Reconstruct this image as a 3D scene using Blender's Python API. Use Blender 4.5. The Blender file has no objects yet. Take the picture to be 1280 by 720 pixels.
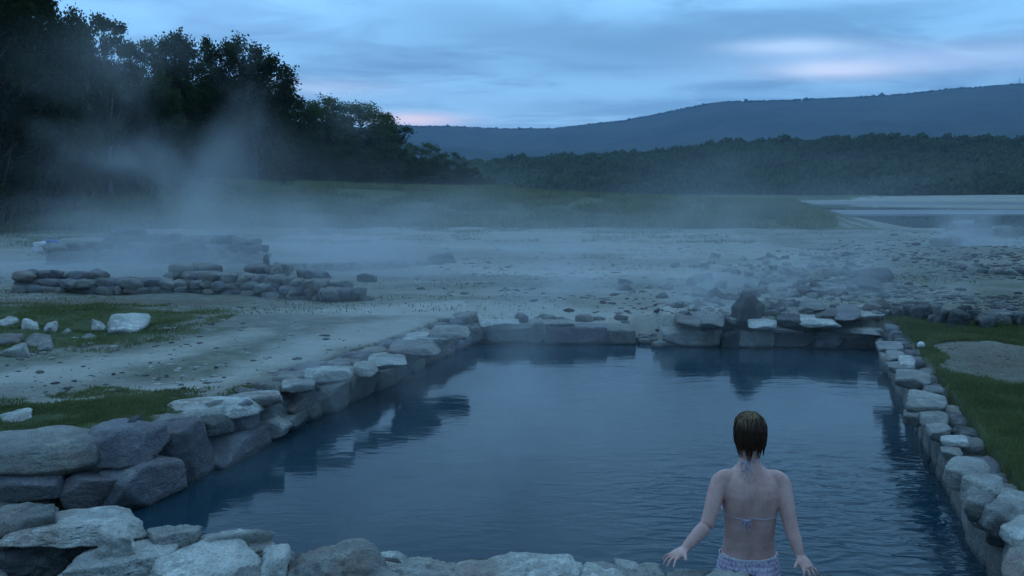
import bpy, bmesh, math, random
import numpy as np
from mathutils import Vector, Matrix

S = bpy.context.scene
R = math.radians
rng = np.random.default_rng(7)
random.seed(7)

# ------------------------------------------------------------------ camera
F = 1100.0; CAMZ = 2.15; HORIZON = 243.0
PITCH = math.atan((360 - HORIZON) / F)
cam = bpy.data.cameras.new('camera'); cam.lens = F / 1280 * 36; cam.sensor_width = 36
cam.clip_start = 0.05; cam.clip_end = 40000
co = bpy.data.objects.new('camera', cam); S.collection.objects.link(co)
co.location = (0, 0, CAMZ); co.rotation_euler = (math.pi / 2 - PITCH, 0, 0)
S.camera = co

# ------------------------------------------------------------------ render and exposure
S.view_settings.view_transform = 'Standard'; S.view_settings.look = 'None'
S.view_settings.gamma = 1; S.view_settings.exposure = 0
S.render.engine = 'CYCLES'
S.cycles.use_denoising = True
S.cycles.volume_bounces = 1
S.cycles.max_bounces = 6
S.cycles.diffuse_bounces = 2
S.cycles.volume_step_rate = 1.0
S.cycles.volume_max_steps = 96

# ------------------------------------------------------------------ world: dusk sky with cloud layer
SUN_EL, SUN_AZ = R(5), R(-8)
W = bpy.data.worlds.new('World'); S.world = W; W.use_nodes = True
wt = W.node_tree; wt.nodes.clear()


class NT:
    """tiny helper for building node trees"""
    def __init__(s, t): s.t = t
    def n(s, kind, **kw):
        nd = s.t.nodes.new(kind)
        for k, v in kw.items():
            if k.startswith('_'):
                continue
            setattr(nd, k, v)
        return nd
    def l(s, a, b): s.t.links.new(a, b)
    def math(s, op, a, b=None, c=None, clamp=False):
        nd = s.t.nodes.new('ShaderNodeMath'); nd.operation = op; nd.use_clamp = clamp
        for i, v in enumerate((a, b, c)):
            if v is None: continue
            if isinstance(v, (int, float)): nd.inputs[i].default_value = v
            else: s.l(v, nd.inputs[i])
        return nd.outputs[0]
    def mix(s, f, a, b, blend='MIX'):
        nd = s.t.nodes.new('ShaderNodeMix'); nd.data_type = 'RGBA'; nd.blend_type = blend
        for i, v in ((0, f), (6, a), (7, b)):
            if isinstance(v, (int, float)): nd.inputs[i].default_value = v
            elif isinstance(v, tuple): nd.inputs[i].default_value = (*v[:3], 1)
            else: s.l(v, nd.inputs[i])
        return nd.outputs[2]
    def ramp(s, f, stops):
        nd = s.t.nodes.new('ShaderNodeValToRGB'); cr = nd.color_ramp
        while len(cr.elements) < len(stops): cr.elements.new(0.5)
        for e, (p, c) in zip(cr.elements, stops):
            e.position = p
            e.color = (c, c, c, 1) if isinstance(c, (int, float)) else (*c, 1)
        s.l(f, nd.inputs[0]); return nd.outputs[0]
    def noise(s, vec, scale, detail=4, rough=.5, dist=0.0, out=0):
        nd = s.t.nodes.new('ShaderNodeTexNoise')
        nd.inputs['Scale'].default_value = scale; nd.inputs['Detail'].default_value = detail
        nd.inputs['Roughness'].default_value = rough; nd.inputs['Distortion'].default_value = dist
        if vec is not None: s.l(vec, nd.inputs['Vector'])
        return nd.outputs[out]
    def mapping(s, vec, loc=(0, 0, 0), rot=(0, 0, 0), scale=(1, 1, 1)):
        nd = s.t.nodes.new('ShaderNodeMapping')
        nd.inputs['Location'].default_value = loc; nd.inputs['Rotation'].default_value = rot
        nd.inputs['Scale'].default_value = scale; s.l(vec, nd.inputs['Vector']); return nd.outputs[0]
    def maprange(s, v, a, b, c, d, smooth=True):
        nd = s.t.nodes.new('ShaderNodeMapRange'); nd.interpolation_type = 'SMOOTHSTEP' if smooth else 'LINEAR'
        s.l(v, nd.inputs[0])
        for i, x in enumerate((a, b, c, d)): nd.inputs[i + 1].default_value = x
        return nd.outputs[0]


def build_world():
    g = NT(wt)
    tc = g.n('ShaderNodeTexCoord'); D = tc.outputs['Generated']
    sx = g.n('ShaderNodeSeparateXYZ'); g.l(D, sx.inputs[0])
    x, y, z = sx.outputs
    zc = g.math('MAXIMUM', z, 0.0)
    den = g.math('ADD', zc, 0.13)
    px = g.math('DIVIDE', x, den); py = g.math('DIVIDE', y, den)
    cb = g.n('ShaderNodeCombineXYZ'); g.l(px, cb.inputs[0]); g.l(py, cb.inputs[1])
    P = cb.outputs[0]
    Pm = g.mapping(P, rot=(0, 0, R(-14)), scale=(.65, 1.0, 1))
    big = g.noise(Pm, 0.75, 3, .5, .4)
    fine = g.noise(Pm, 2.6, 6, .58, .6)
    az = g.math('ARCTAN2', x, y)
    def blob(pxx, pyy, wx, wy, tilt=0.0):
        a0 = math.atan((pxx - 640) / F); e0 = math.atan((HORIZON - pyy) / F)
        da = g.math('SUBTRACT', az, a0); dz = g.math('SUBTRACT', z, math.sin(e0))
        dz = g.math('ADD', dz, g.math('MULTIPLY', da, tilt))
        wob = g.math('MULTIPLY', g.math('SUBTRACT', fine, .5), .9)
        q = g.math('ADD', g.math('POWER', g.math('ABSOLUTE', g.math('DIVIDE', da, wx / F)), 2),
                   g.math('POWER', g.math('ABSOLUTE', g.math('DIVIDE', dz, wy / F)), 2))
        q = g.math('ADD', q, wob)
        return g.math('EXPONENT', g.math('MULTIPLY', g.math('MAXIMUM', q, 0.0), -1.0))
    # vertical gradient of the cloud sheet
    base = g.ramp(g.math('POWER', zc, .5), [(0.0, (.235, .395, .575)), (.22, (.195, .385, .62)), (.42, (.145, .345, .62)), (.72, (.15, .315, .55)), (1.0, (.165, .34, .58))])
    dens = g.math('ADD', g.math('MULTIPLY', big, .5), g.math('MULTIPLY', fine, .5))
    dark = g.maprange(dens, .42, .60, 0, 1)
    dark = g.math('MULTIPLY', dark, g.maprange(z, .05, .12, .40, .9))
    col = g.mix(dark, base, (.070, .165, .325))
    for (a, b, c, d, t, k) in ((790, 64, 240, 26, .06, .95), (600, 30, 130, 26, .1, .5), (1000, 40, 160, 12, -.05, .55), (450, 70, 110, 14, .05, .35), (760, 90, 120, 12, .0, .5)):
        col = g.mix(g.math('MULTIPLY', blob(a, b, c, d, t), k), col, (.078, .185, .35))
    for (a, b, c, d, t, k, cc) in ((985, 72, 80, 9, .03, .85, (.30, .43, .64)), (1045, 100, 66, 9, .02, .95, (.46, .50, .62)), (1180, 95, 200, 16, .0, .6, (.33, .46, .73)),
                                   (1150, 20, 150, 8, .03, .5, (.24, .43, .76)), (520, 152, 55, 8, 0, .9, (.62, .52, .62)), (400, 116, 90, 10, 0, .45, (.42, .52, .74)), (240, 20, 150, 60, 0, .35, (.20, .42, .80))):
        col = g.mix(g.math('MULTIPLY', blob(a, b, c, d, t), k, clamp=True), col, cc)
    sky = g.n('ShaderNodeTexSky'); sky.sky_type = 'NISHITA'; sky.sun_disc = False
    sky.sun_elevation = SUN_EL; sky.sun_rotation = SUN_AZ; sky.air_density = 1.2; sky.dust_density = .6; sky.ozone_density = 3
    b1 = g.n('ShaderNodeBackground'); g.l(sky.outputs[0], b1.inputs[0]); b1.inputs[1].default_value = .05
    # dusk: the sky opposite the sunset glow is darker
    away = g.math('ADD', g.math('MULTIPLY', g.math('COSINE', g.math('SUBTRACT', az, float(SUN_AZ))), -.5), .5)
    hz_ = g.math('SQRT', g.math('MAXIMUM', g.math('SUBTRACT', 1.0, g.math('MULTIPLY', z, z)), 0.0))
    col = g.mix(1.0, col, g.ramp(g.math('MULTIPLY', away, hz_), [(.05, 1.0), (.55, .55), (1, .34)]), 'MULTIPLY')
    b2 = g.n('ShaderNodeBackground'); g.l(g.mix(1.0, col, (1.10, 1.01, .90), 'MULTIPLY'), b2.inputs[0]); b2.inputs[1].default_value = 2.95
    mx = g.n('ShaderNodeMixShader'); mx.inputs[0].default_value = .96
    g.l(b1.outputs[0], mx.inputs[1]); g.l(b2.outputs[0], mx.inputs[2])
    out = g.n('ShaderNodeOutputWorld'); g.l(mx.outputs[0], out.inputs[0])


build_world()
sun = bpy.data.lights.new('sun', 'SUN'); sun.energy = .03; sun.angle = R(50); sun.color = (1, .9, .82)
so = bpy.data.objects.new('sun', sun); S.collection.objects.link(so)
sd = Vector((math.sin(SUN_AZ) * math.cos(SUN_EL), math.cos(SUN_AZ) * math.cos(SUN_EL), math.sin(SUN_EL)))
so.rotation_euler = sd.to_track_quat('Z', 'Y').to_euler(); so.location = (0, 0, 60)


# ------------------------------------------------------------------ measuring: pixel of the photograph -> point of the place
def ray(px, py):
    v = Vector(((px - 640) / F, 1.0, -(py - 360) / F))
    c, s = math.cos(-PITCH), math.sin(-PITCH)
    return Vector((v.x, v.y * c - v.z * s, v.y * s + v.z * c))
def G(px, py, z=0.4):
    d = ray(px, py); t = (z - CAMZ) / d.z
    return Vector((d.x * t, d.y * t, z))
def AT(px, py, Y):
    d = ray(px, py); t = Y / d.y
    return Vector((d.x * t, Y, CAMZ + d.z * t))


# ------------------------------------------------------------------ numpy noise
def _h(ix, iy, iz, seed):
    n = (ix.astype(np.int64) * 374761393 + iy.astype(np.int64) * 668265263 + iz.astype(np.int64) * 2147483647 + seed * 1274126177) & 0xffffffff
    n = ((n ^ (n >> 13)) * 1274126177) & 0xffffffff
    n = (n ^ (n >> 16)) & 0xffffffff
    return n.astype(np.float64) / 0xffffffff
def vnoise(x, y, z=None, seed=0):
    if z is None: z = np.zeros_like(x)
    x0, y0, z0 = np.floor(x), np.floor(y), np.floor(z)
    fx, fy, fz = x - x0, y - y0, z - z0
    fx, fy, fz = (f * f * f * (f * (f * 6 - 15) + 10) for f in (fx, fy, fz))
    r = 0
    for dx in (0, 1):
        for dy in (0, 1):
            for dz in (0, 1):
                w = (fx if dx else 1 - fx) * (fy if dy else 1 - fy) * (fz if dz else 1 - fz)
                r = r + w * _h(x0 + dx, y0 + dy, z0 + dz, seed)
    return r * 2 - 1
def fbm(x, y, z=None, seed=0, octv=4, rough=.5):
    a, s, t = 1.0, 0, 0
    for i in range(octv):
        f = 2.03 ** i
        s = s + a * vnoise(x * f, y * f, None if z is None else z * f, seed + i * 17); t += a; a *= rough
    return s / t
def sstep(a, b, v):
    t = np.clip((v - a) / (b - a), 0, 1); return t * t * (3 - 2 * t)


# ------------------------------------------------------------------ objects
COL = S.collection
def link(o, parent=None):
    COL.objects.link(o)
    if parent is not None: o.parent = parent
    return o
def tag(o, label=None, cat=None, group=None, kind=None):
    if label: o['label'] = label
    if cat: o['category'] = cat
    if group: o['group'] = group
    if kind: o['kind'] = kind
    return o
def empty(name, loc=(0, 0, 0), rz=0):
    o = bpy.data.objects.new(name, None); o.location = loc; o.rotation_euler = (0, 0, rz); o.empty_display_size = .2
    return link(o)
def np_mesh(name, verts, faces, smooth=True):
    """faces: int array (n,3) or (n,4)"""
    me = bpy.data.meshes.new(name); faces = np.asarray(faces, dtype=np.int32); verts = np.asarray(verts, dtype=np.float32)
    k = faces.shape[1]
    me.vertices.add(len(verts)); me.vertices.foreach_set('co', verts.ravel())
    me.loops.add(faces.size); me.loops.foreach_set('vertex_index', faces.ravel())
    me.polygons.add(len(faces)); me.polygons.foreach_set('loop_start', np.arange(0, faces.size, k, dtype=np.int32))
    me.polygons.foreach_set('loop_total', np.full(len(faces), k, dtype=np.int32))
    me.polygons.foreach_set('use_smooth', np.full(len(faces), smooth, dtype=bool))
    me.update(calc_edges=True); me.validate(); return me
def mesh_obj(name, me, mat=None, parent=None, loc=(0, 0, 0), rz=0):
    o = bpy.data.objects.new(name, me)
    if mat and not me.materials: me.materials.append(mat)
    o.location = loc; o.rotation_euler = (0, 0, rz); return link(o, parent)
def attr(me, name, vals):
    a = me.attributes.new(name, 'FLOAT', 'POINT'); a.data.foreach_set('value', np.asarray(vals, dtype=np.float32))


# ------------------------------------------------------------------ materials
def new_mat(name):
    m = bpy.data.materials.new(name); m.use_nodes = True; t = m.node_tree; t.nodes.clear()
    g = NT(t); o = g.n('ShaderNodeOutputMaterial'); return m, g, o
def principled(g, o, col, rough=.8, spec=.3, bump=None, bstr=.3, bdist=.02, **kw):
    p = g.n('ShaderNodeBsdfPrincipled')
    for nm, v in (('Base Color', col), ('Roughness', rough)):
        if isinstance(v, tuple): p.inputs[nm].default_value = (*v, 1)
        elif isinstance(v, (int, float)): p.inputs[nm].default_value = v
        else: g.l(v, p.inputs[nm])
    p.inputs['Specular IOR Level'].default_value = spec
    for k, v in kw.items(): p.inputs[k.replace('_', ' ')].default_value = v
    if bump is not None:
        b = g.n('ShaderNodeBump'); b.inputs['Strength'].default_value = bstr; b.inputs['Distance'].default_value = bdist
        g.l(bump, b.inputs['Height']); g.l(b.outputs[0], p.inputs['Normal'])
    g.l(p.outputs[0], o.inputs[0]); return p

def stone_material(name, c1, c2, lichen=(.50, .52, .44), lich=.5, warm=(.30, .22, .18), scale=1.0, wet=True):
    m, g, o = new_mat(name)
    geo = g.n('ShaderNodeNewGeometry'); pos = geo.outputs['Position']
    oi = g.n('ShaderNodeObjectInfo'); rnd = oi.outputs['Random']
    off = g.n('ShaderNodeVectorMath'); off.operation = 'ADD'; g.l(pos, off.inputs[0])
    cr = g.n('ShaderNodeCombineXYZ'); g.l(g.math('MULTIPLY', rnd, 31.0), cr.inputs[0]); g.l(g.math('MULTIPLY', rnd, 17.0), cr.inputs[1]); g.l(cr.outputs[0], off.inputs[1])
    v = off.outputs[0]
    n1 = g.noise(v, 3.2 * scale, 6, .6, .3); n2 = g.noise(v, 14 * scale, 6, .65); n3 = g.noise(v, 70 * scale, 3, .6)
    col = g.mix(g.ramp(n1, [(.36, 0), (.64, 1)]), c1, c2)
    col = g.mix(g.math('MULTIPLY', g.ramp(g.noise(v, 1.9 * scale, 3), [(.52, 0), (.66, 1)]), .6), col, warm)
    lm = g.math('MULTIPLY', g.ramp(n2, [(.50, 0), (.60, 1)]), g.ramp(g.noise(v, 2.4 * scale, 2), [(.42, 0), (.58, 1)]))
    sep = g.n('ShaderNodeSeparateXYZ'); g.l(geo.outputs['Normal'], sep.inputs[0])
    lm = g.math('MULTIPLY', lm, g.maprange(sep.outputs[2], -.1, .6, .25, 1))      # lichen grows on upper faces; its tint also paints them lighter, as if lit
    col = g.mix(g.math('MULTIPLY', lm, lich), col, lichen)
    col = g.mix(g.math('MULTIPLY', g.ramp(n3, [(.35, 1), (.5, 0)]), .35), col, (.07, .07, .07))
    col = g.mix(1.0, col, g.ramp(rnd, [(0, .72), (.5, 1.0), (1, 1.25)]), 'MULTIPLY')
    rough = .85
    if wet:      # soaked and algae-dark band just above the pool water
        sp = g.n('ShaderNodeSeparateXYZ'); g.l(pos, sp.inputs[0])
        wl = g.math('ADD', sp.outputs[2], g.math('MULTIPLY', g.math('SUBTRACT', n1, .5), .08))
        w = g.maprange(wl, .0, .06, 1, 0)
        col = g.mix(g.math('MULTIPLY', w, .75), col, (.035, .04, .04)); rough = g.maprange(wl, .02, .1, .35, .85)
    crk = g.ramp(g.noise(v, 5 * scale, 4, .6, 1.2), [(.47, 1), (.5, 0), (.53, 1)])
    h = g.math('ADD', g.math('ADD', g.math('MULTIPLY', n2, 1.4), g.math('MULTIPLY', n3, .45)), g.math('MULTIPLY', crk, .15))
    principled(g, o, col, rough, .3, h, .9, .03)
    return m

M_stone = stone_material('weathered_stone', (.20, .20, .19), (.36, .355, .33))
M_pale = stone_material('pale_stone', (.34, .345, .32), (.60, .60, .55), lichen=(.80, .81, .75), lich=.7)  # lichen colour whitened so the stone tops read as brightly lit
M_purple = stone_material('granite_face', (.17, .17, .19), (.27, .265, .28), lich=.25, warm=(.24, .2, .21))
M_dark = stone_material('dark_stone', (.07, .075, .08), (.15, .15, .15), lich=.25, warm=(.13, .1, .09), wet=False)
M_far = stone_material('shore_stone', (.17, .18, .18), (.33, .33, .30), lich=.5, scale=.6, wet=False)

def ground_material():
    m, g, o = new_mat('silt_ground')
    geo = g.n('ShaderNodeNewGeometry'); pos = geo.outputs['Position']
    at = lambda n: (lambda a: (setattr(a, 'attribute_name', n), a.outputs['Fac'])[1])(g.n('ShaderNodeAttribute'))
    st = g.mapping(pos, rot=(0, 0, R(-20)), scale=(.35, 1.0, 1))
    n1 = g.noise(st, .55, 6, .6, .4); n2 = g.noise(pos, 4.5, 7, .65); n3 = g.noise(pos, 38, 4, .7); n0 = g.noise(pos, .13, 4, .6)
    col = g.mix(g.ramp(n1, [(.40, 0), (.60, 1)]), (.20, .195, .16), (.38, .365, .31))
    col = g.mix(g.math('MULTIPLY', g.ramp(n0, [(.45, 0), (.62, 1)]), .5), col, (.16, .155, .14))
    col = g.mix(g.math('MULTIPLY', g.ramp(g.noise(g.mapping(pos, loc=(40, 9, 0), rot=(0, 0, R(-20)), scale=(.3, 1, 1)), .42, 6, .65, .6), [(.47, 0), (.60, 1)]), .6), col, (.12, .145, .095))
    col = g.mix(g.math('MULTIPLY', g.ramp(n2, [(.46, 0), (.62, 1)]), .4), col, (.38, .38, .33))
    col = g.mix(g.math('MULTIPLY', at('pale'), g.ramp(g.math('ADD', n1, g.math('MULTIPLY', n2, .5)), [(.55, .65), (.85, 1)])), col, (.58, .56, .50))
    col = g.mix(g.math('MULTIPLY', at('dark'), .8), col, (.15, .118, .085))
    col = g.mix(g.math('MULTIPLY', g.ramp(n3, [(.58, 0), (.68, 1)]), .45), col, (.46, .45, .41))
    col = g.mix(g.math('MULTIPLY', g.ramp(n3, [(.32, 1), (.42, 0)]), .5), col, (.09, .085, .08))
    gm = g.math('MULTIPLY', at('grass'), 1.0)
    gcol = g.mix(g.ramp(n2, [(.35, 0), (.65, 1)]), (.055, .075, .030), (.095, .12, .05))
    gcol = g.mix(g.math('MULTIPLY', g.ramp(g.noise(st, .35, 5, .6), [(.45, 0), (.6, 1)]), .5), gcol, (.13, .13, .06))
    gf = g.maprange(g.math('ADD', gm, g.math('MULTIPLY', g.math('SUBTRACT', n2, .5), .9)), .35, .65, 0, 1)
    col = g.mix(gf, col, gcol)
    h = g.math('ADD', n2, g.math('MULTIPLY', n3, .25))
    principled(g, o, col, .92, .2, h, .9, .07)
    return m
M_ground = ground_material()

def water_material(name, base, ripple, rscale, rough, stretch=(1, 1, 1), rot=0):
    m, g, o = new_mat(name)
    geo = g.n('ShaderNodeNewGeometry'); pos = geo.outputs['Position']
    p1 = g.mapping(pos, rot=(0, 0, rot), scale=stretch)
    a = g.noise(p1, rscale, 3, .5, .6); b = g.noise(p1, rscale * 3.3, 3, .55, .4)
    patch = g.ramp(g.noise(pos, .55, 3, .5, .3), [(.38, .25), (.64, 1)])
    h = g.math('MULTIPLY', g.math('ADD', a, g.math('MULTIPLY', b, .35)), patch)
    vd = g.n('ShaderNodeVectorMath'); vd.operation = 'DISTANCE'; g.l(pos, vd.inputs[0]); q_ = G(1090, 640, 0); vd.inputs[1].default_value = (q_.x, q_.y, 0)
    near = g.maprange(vd.outputs['Value'], .5, 2.6, 3.0, 0)
    h = g.math('ADD', h, g.math('MULTIPLY', near, g.noise(g.mapping(pos, rot=(0, 0, R(-30)), scale=(.8, 1.9, 1)), 4.5, 2, .5, .8)))
    principled(g, o, base, rough, .34, h, ripple, .03, IOR=1.33)
    return m
M_pool = water_material('pool_water', (.014, .045, .064), .22, 3.0, .08, (.6, 1.4, 1), R(-22))
M_river = water_material('reservoir_water', (.02, .035, .05), .25, .12, .12, (.15, 1, 1))

def leaf_material(name, c1, c2, c3, sc=.45):
    m, g, o = new_mat(name)
    geo = g.n('ShaderNodeNewGeometry'); oi = g.n('ShaderNodeObjectInfo')
    col = g.mix(g.ramp(g.noise(geo.outputs['Position'], sc, 4, .6), [(.38, 0), (.62, 1)]), c1, c2)
    col = g.mix(g.math('MULTIPLY', geo.outputs['Random Per Island'], .6), col, c3)
    col = g.mix(1.0, col, g.ramp(oi.outputs['Random'], [(0, .75), (1, 1.2)]), 'MULTIPLY')
    d = g.n('ShaderNodeBsdfDiffuse'); g.l(col, d.inputs[0])
    t = g.n('ShaderNodeBsdfTranslucent'); g.l(col, t.inputs[0])
    mx = g.n('ShaderNodeMixShader'); mx.inputs[0].default_value = .4
    g.l(d.outputs[0], mx.inputs[1]); g.l(t.outputs[0], mx.inputs[2]); g.l(mx.outputs[0], o.inputs[0]); return m
M_leafA = leaf_material('dark_leaves', (.020, .038, .016), (.042, .066, .026), (.06, .085, .032))
M_leafB = leaf_material('willow_leaves', (.05, .08, .04), (.085, .12, .055), (.12, .15, .07))
M_grass = leaf_material('grass_blades', (.065, .10, .035), (.16, .20, .08), (.27, .27, .13), 1.8)
M_reed = leaf_material('bank_herbs', (.065, .10, .04), (.165, .20, .085), (.26, .27, .14))
M_forest = leaf_material('forest_leaves', (.045, .075, .045), (.10, .135, .075), (.15, .17, .10))
def simple(name, c, rough=.8, c2=None, sc=6, bs=.3, **kw):
    m, g, o = new_mat(name)
    tc = g.n('ShaderNodeTexCoord'); n = g.noise(tc.outputs['Object'], sc, 5, .6)
    col = g.mix(n, c, c2 or tuple(v * .7 for v in c))
    principled(g, o, col, rough, .3, n, bs, .01, **kw); return m
M_bark = simple('bark', (.12, .115, .10), .9, (.05, .045, .04), 8)
M_birch = simple('pale_bark', (.33, .34, .31), .85, (.14, .14, .12), 5)

# ------------------------------------------------------------------ the pool outline (waterline) in the place
wl = [G(155, 640, 0), G(220, 606, 0), G(282, 572, 0), G(342, 541, 0), G(440, 494, 0), G(500, 470, 0), G(548, 452, 0), G(592, 431, 0),
      G(700, 430, 0), G(798, 431, 0), G(828, 433, 0), G(960, 436, 0), G(1097, 437, 0),
      G(1112, 470, 0), G(1135, 512, 0), G(1174, 592, 0), G(1215, 678, 0), G(1340, 920, 0)]
near_edge = [G(1150, 760, 0), G(1010, 728, 0), G(760, 716, 0), G(560, 706, 0), G(380, 690, 0), G(200, 668, 0)]
POOL = [(p.x, p.y) for p in wl + near_edge]

def sdist(poly, X, Y):
    """signed distance to a polygon, negative inside (vectorised)"""
    poly = np.array(poly); d = np.full(X.shape, 1e9); ins = np.zeros(X.shape, bool); n = len(poly)
    for i in range(n):
        ax, ay = poly[i]; bx, by = poly[(i + 1) % n]
        ex, ey = bx - ax, by - ay; wx, wy = X - ax, Y - ay
        t = np.clip((wx * ex + wy * ey) / (ex * ex + ey * ey + 1e-12), 0, 1)
        d = np.minimum(d, (wx - ex * t) ** 2 + (wy - ey * t) ** 2)
        c = ((ay <= Y) != (by <= Y)); den = (by - ay) if by != ay else 1e-12
        ins ^= c & (X < (bx - ax) * (Y - ay) / den + ax)
    d = np.sqrt(d); return np.where(ins, -d, d)
def poly_px(pts, z=.4): return [(G(a, b, z).x, G(a, b, z).y) for a, b in pts]

GRASS = [poly_px(p) for p in (
    [(-60, 505), (60, 503), (110, 497), (235, 499), (335, 489), (345, 494), (235, 508), (225, 526), (150, 536), (100, 556), (-80, 556)],
    [(-60, 383), (110, 384), (190, 388), (262, 401), (200, 418), (100, 436), (-60, 446)],
    [(1096, 400), (1180, 399), (1400, 420), (1400, 452), (1230, 424), (1165, 423), (1150, 432), (1162, 455), (1205, 474), (1250, 482), (1400, 492), (1400, 760), (1275, 760), (1168, 545), (1118, 448), (1098, 422)])]
PALE = [poly_px(p) for p in (
    [(-60, 480), (100, 452), (230, 428), (330, 412), (340, 418), (240, 440), (110, 470), (-60, 500)],
    [(60, 502), (240, 474), (300, 452), (360, 426), (450, 408), (520, 398), (560, 402), (470, 428), (380, 452), (300, 474), (110, 508)],
    [(330, 392), (620, 376), (900, 384), (860, 404), (700, 402), (560, 398)],
    [(300, 300), (480, 288), (900, 292), (1040, 320), (900, 345), (640, 345), (480, 335)])]
DARK = [poly_px(p) for p in (
    [(300, 478), (440, 456), (470, 462), (380, 486)],
    [(370, 322), (470, 306), (640, 312), (660, 322), (500, 332)],
    [(1150, 425), (1290, 428), (1400, 470), (1260, 478), (1190, 462)],
    [(690, 318), (780, 316), (780, 324), (690, 326)],
    [(-60, 372), (300, 376), (300, 384), (-60, 384)], [(1100, 386), (1290, 390), (1290, 400), (1100, 398)])]
# step between terrace and the low foreground
NEARLOW = [(-14, -5), (-14, G(0, 640, 0).y + .05), (G(0, 640, 0).x, G(0, 640, 0).y + .1), (wl[0].x, wl[0].y + .05)] + [(p.x, p.y + .05) for p in reversed(near_edge)] + [(3.4, 3.2), (3.4, -5)]

def crest(az_px):
    return np.interp(az_px, [-900, -300, 60, 200, 330, 620, 690, 860, 990, 1020, 1060, 1110, 1180, 2400], [6.5, 4.6, 3.6, 3.1, 2.75, 2.45, 2.05, 1.65, 1.4, .9, -.1, -.8, -1.9, -1.9])
def height(X, Y, full=False):
    r = np.hypot(X, Y); Yc = np.where(Y > .05, Y, .05)
    apx = np.where(Y > .05, 640 + F * np.clip(X / Yc, -2.2, 2.2), np.where(X < 0, -1500, 2800))
    base = .40 + .06 * fbm(X * .35, Y * .35, seed=3) + .035 * fbm(X * 1.7, Y * 1.7, seed=5, octv=3) * sstep(0, 1, r / 4)
    base = base + .07 * fbm(X * .6 + 9, Y * .6, seed=8) * sstep(14, 26, r)
    # rolling rocky ground on the right, slight rise at the distant pools
    rk = sstep(980, 1130, apx) * sstep(20, 27, r) * (1 - sstep(36, 48, r))
    base = base + rk * (.22 + .22 * fbm(X * .8, Y * .8, seed=11, octv=5))
    # gentle fall to the reservoir on the right
    base = base - 2.6 * sstep(900, 1060, apx) * sstep(40, 125, r)
    c = crest(apx) + .25 * fbm(X * .12, Y * .12, seed=21)
    bank = sstep(47, 68, r)
    h = base * (1 - bank) + np.where(c > base, c, base) * bank
    back = sstep(90, 130, r) * sstep(560, 700, apx)
    h = h * (1 - back) + (-2.1) * back
    hb = (4.0 + 4 * fbm(X * .01, Y * .01, seed=30))
    back2 = sstep(100, 300, r) * (1 - sstep(560, 700, apx))
    h = h * (1 - back2) + hb * back2
    far = sstep(430, 492, r + 10 * vnoise(X * .02, Y * .02, seed=4))
    h = h * (1 - far) + 2.0 * far
    # pool basin and low foreground
    m = r < 30
    backk = (1 - sstep(.4, 2.2, np.abs(Y - 12.7))) * (1 - sstep(815, 830, apx)) * sstep(560, 600, apx) * m
    h = h - backk * np.clip(h - .25, 0, 1)
    lowd = np.full(X.shape, 9.0); pd = np.full(X.shape, 9.0)
    lowd[m] = sdist(NEARLOW, X[m], Y[m]); pd[m] = sdist(POOL, X[m], Y[m])
    low = 1 - sstep(-.05, .2, lowd)
    h = h * (1 - low) + (-.02 + .04 * fbm(X * 2, Y * 2, seed=40)) * low
    pool = 1 - sstep(.12, .24, pd)
    h = h * (1 - pool) + (-.80) * pool
    ga, gb = G(814, 440, 0), G(806, 412, .1); ex, ey = gb.x - ga.x, gb.y - ga.y
    tt = np.clip(((X - ga.x) * ex + (Y - ga.y) * ey) / (ex * ex + ey * ey), 0, 1); gd = np.hypot(X - ga.x - ex * tt, Y - ga.y - ey * tt)
    ch = 1 - sstep(.10, .24, gd); h = np.minimum(h, h * (1 - ch) + (-.06) * ch)
    if full: return h, apx, r, pd, lowd
    return h
def hgt(x, y): return float(height(np.array([float(x)]), np.array([float(y)]))[0])

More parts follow.
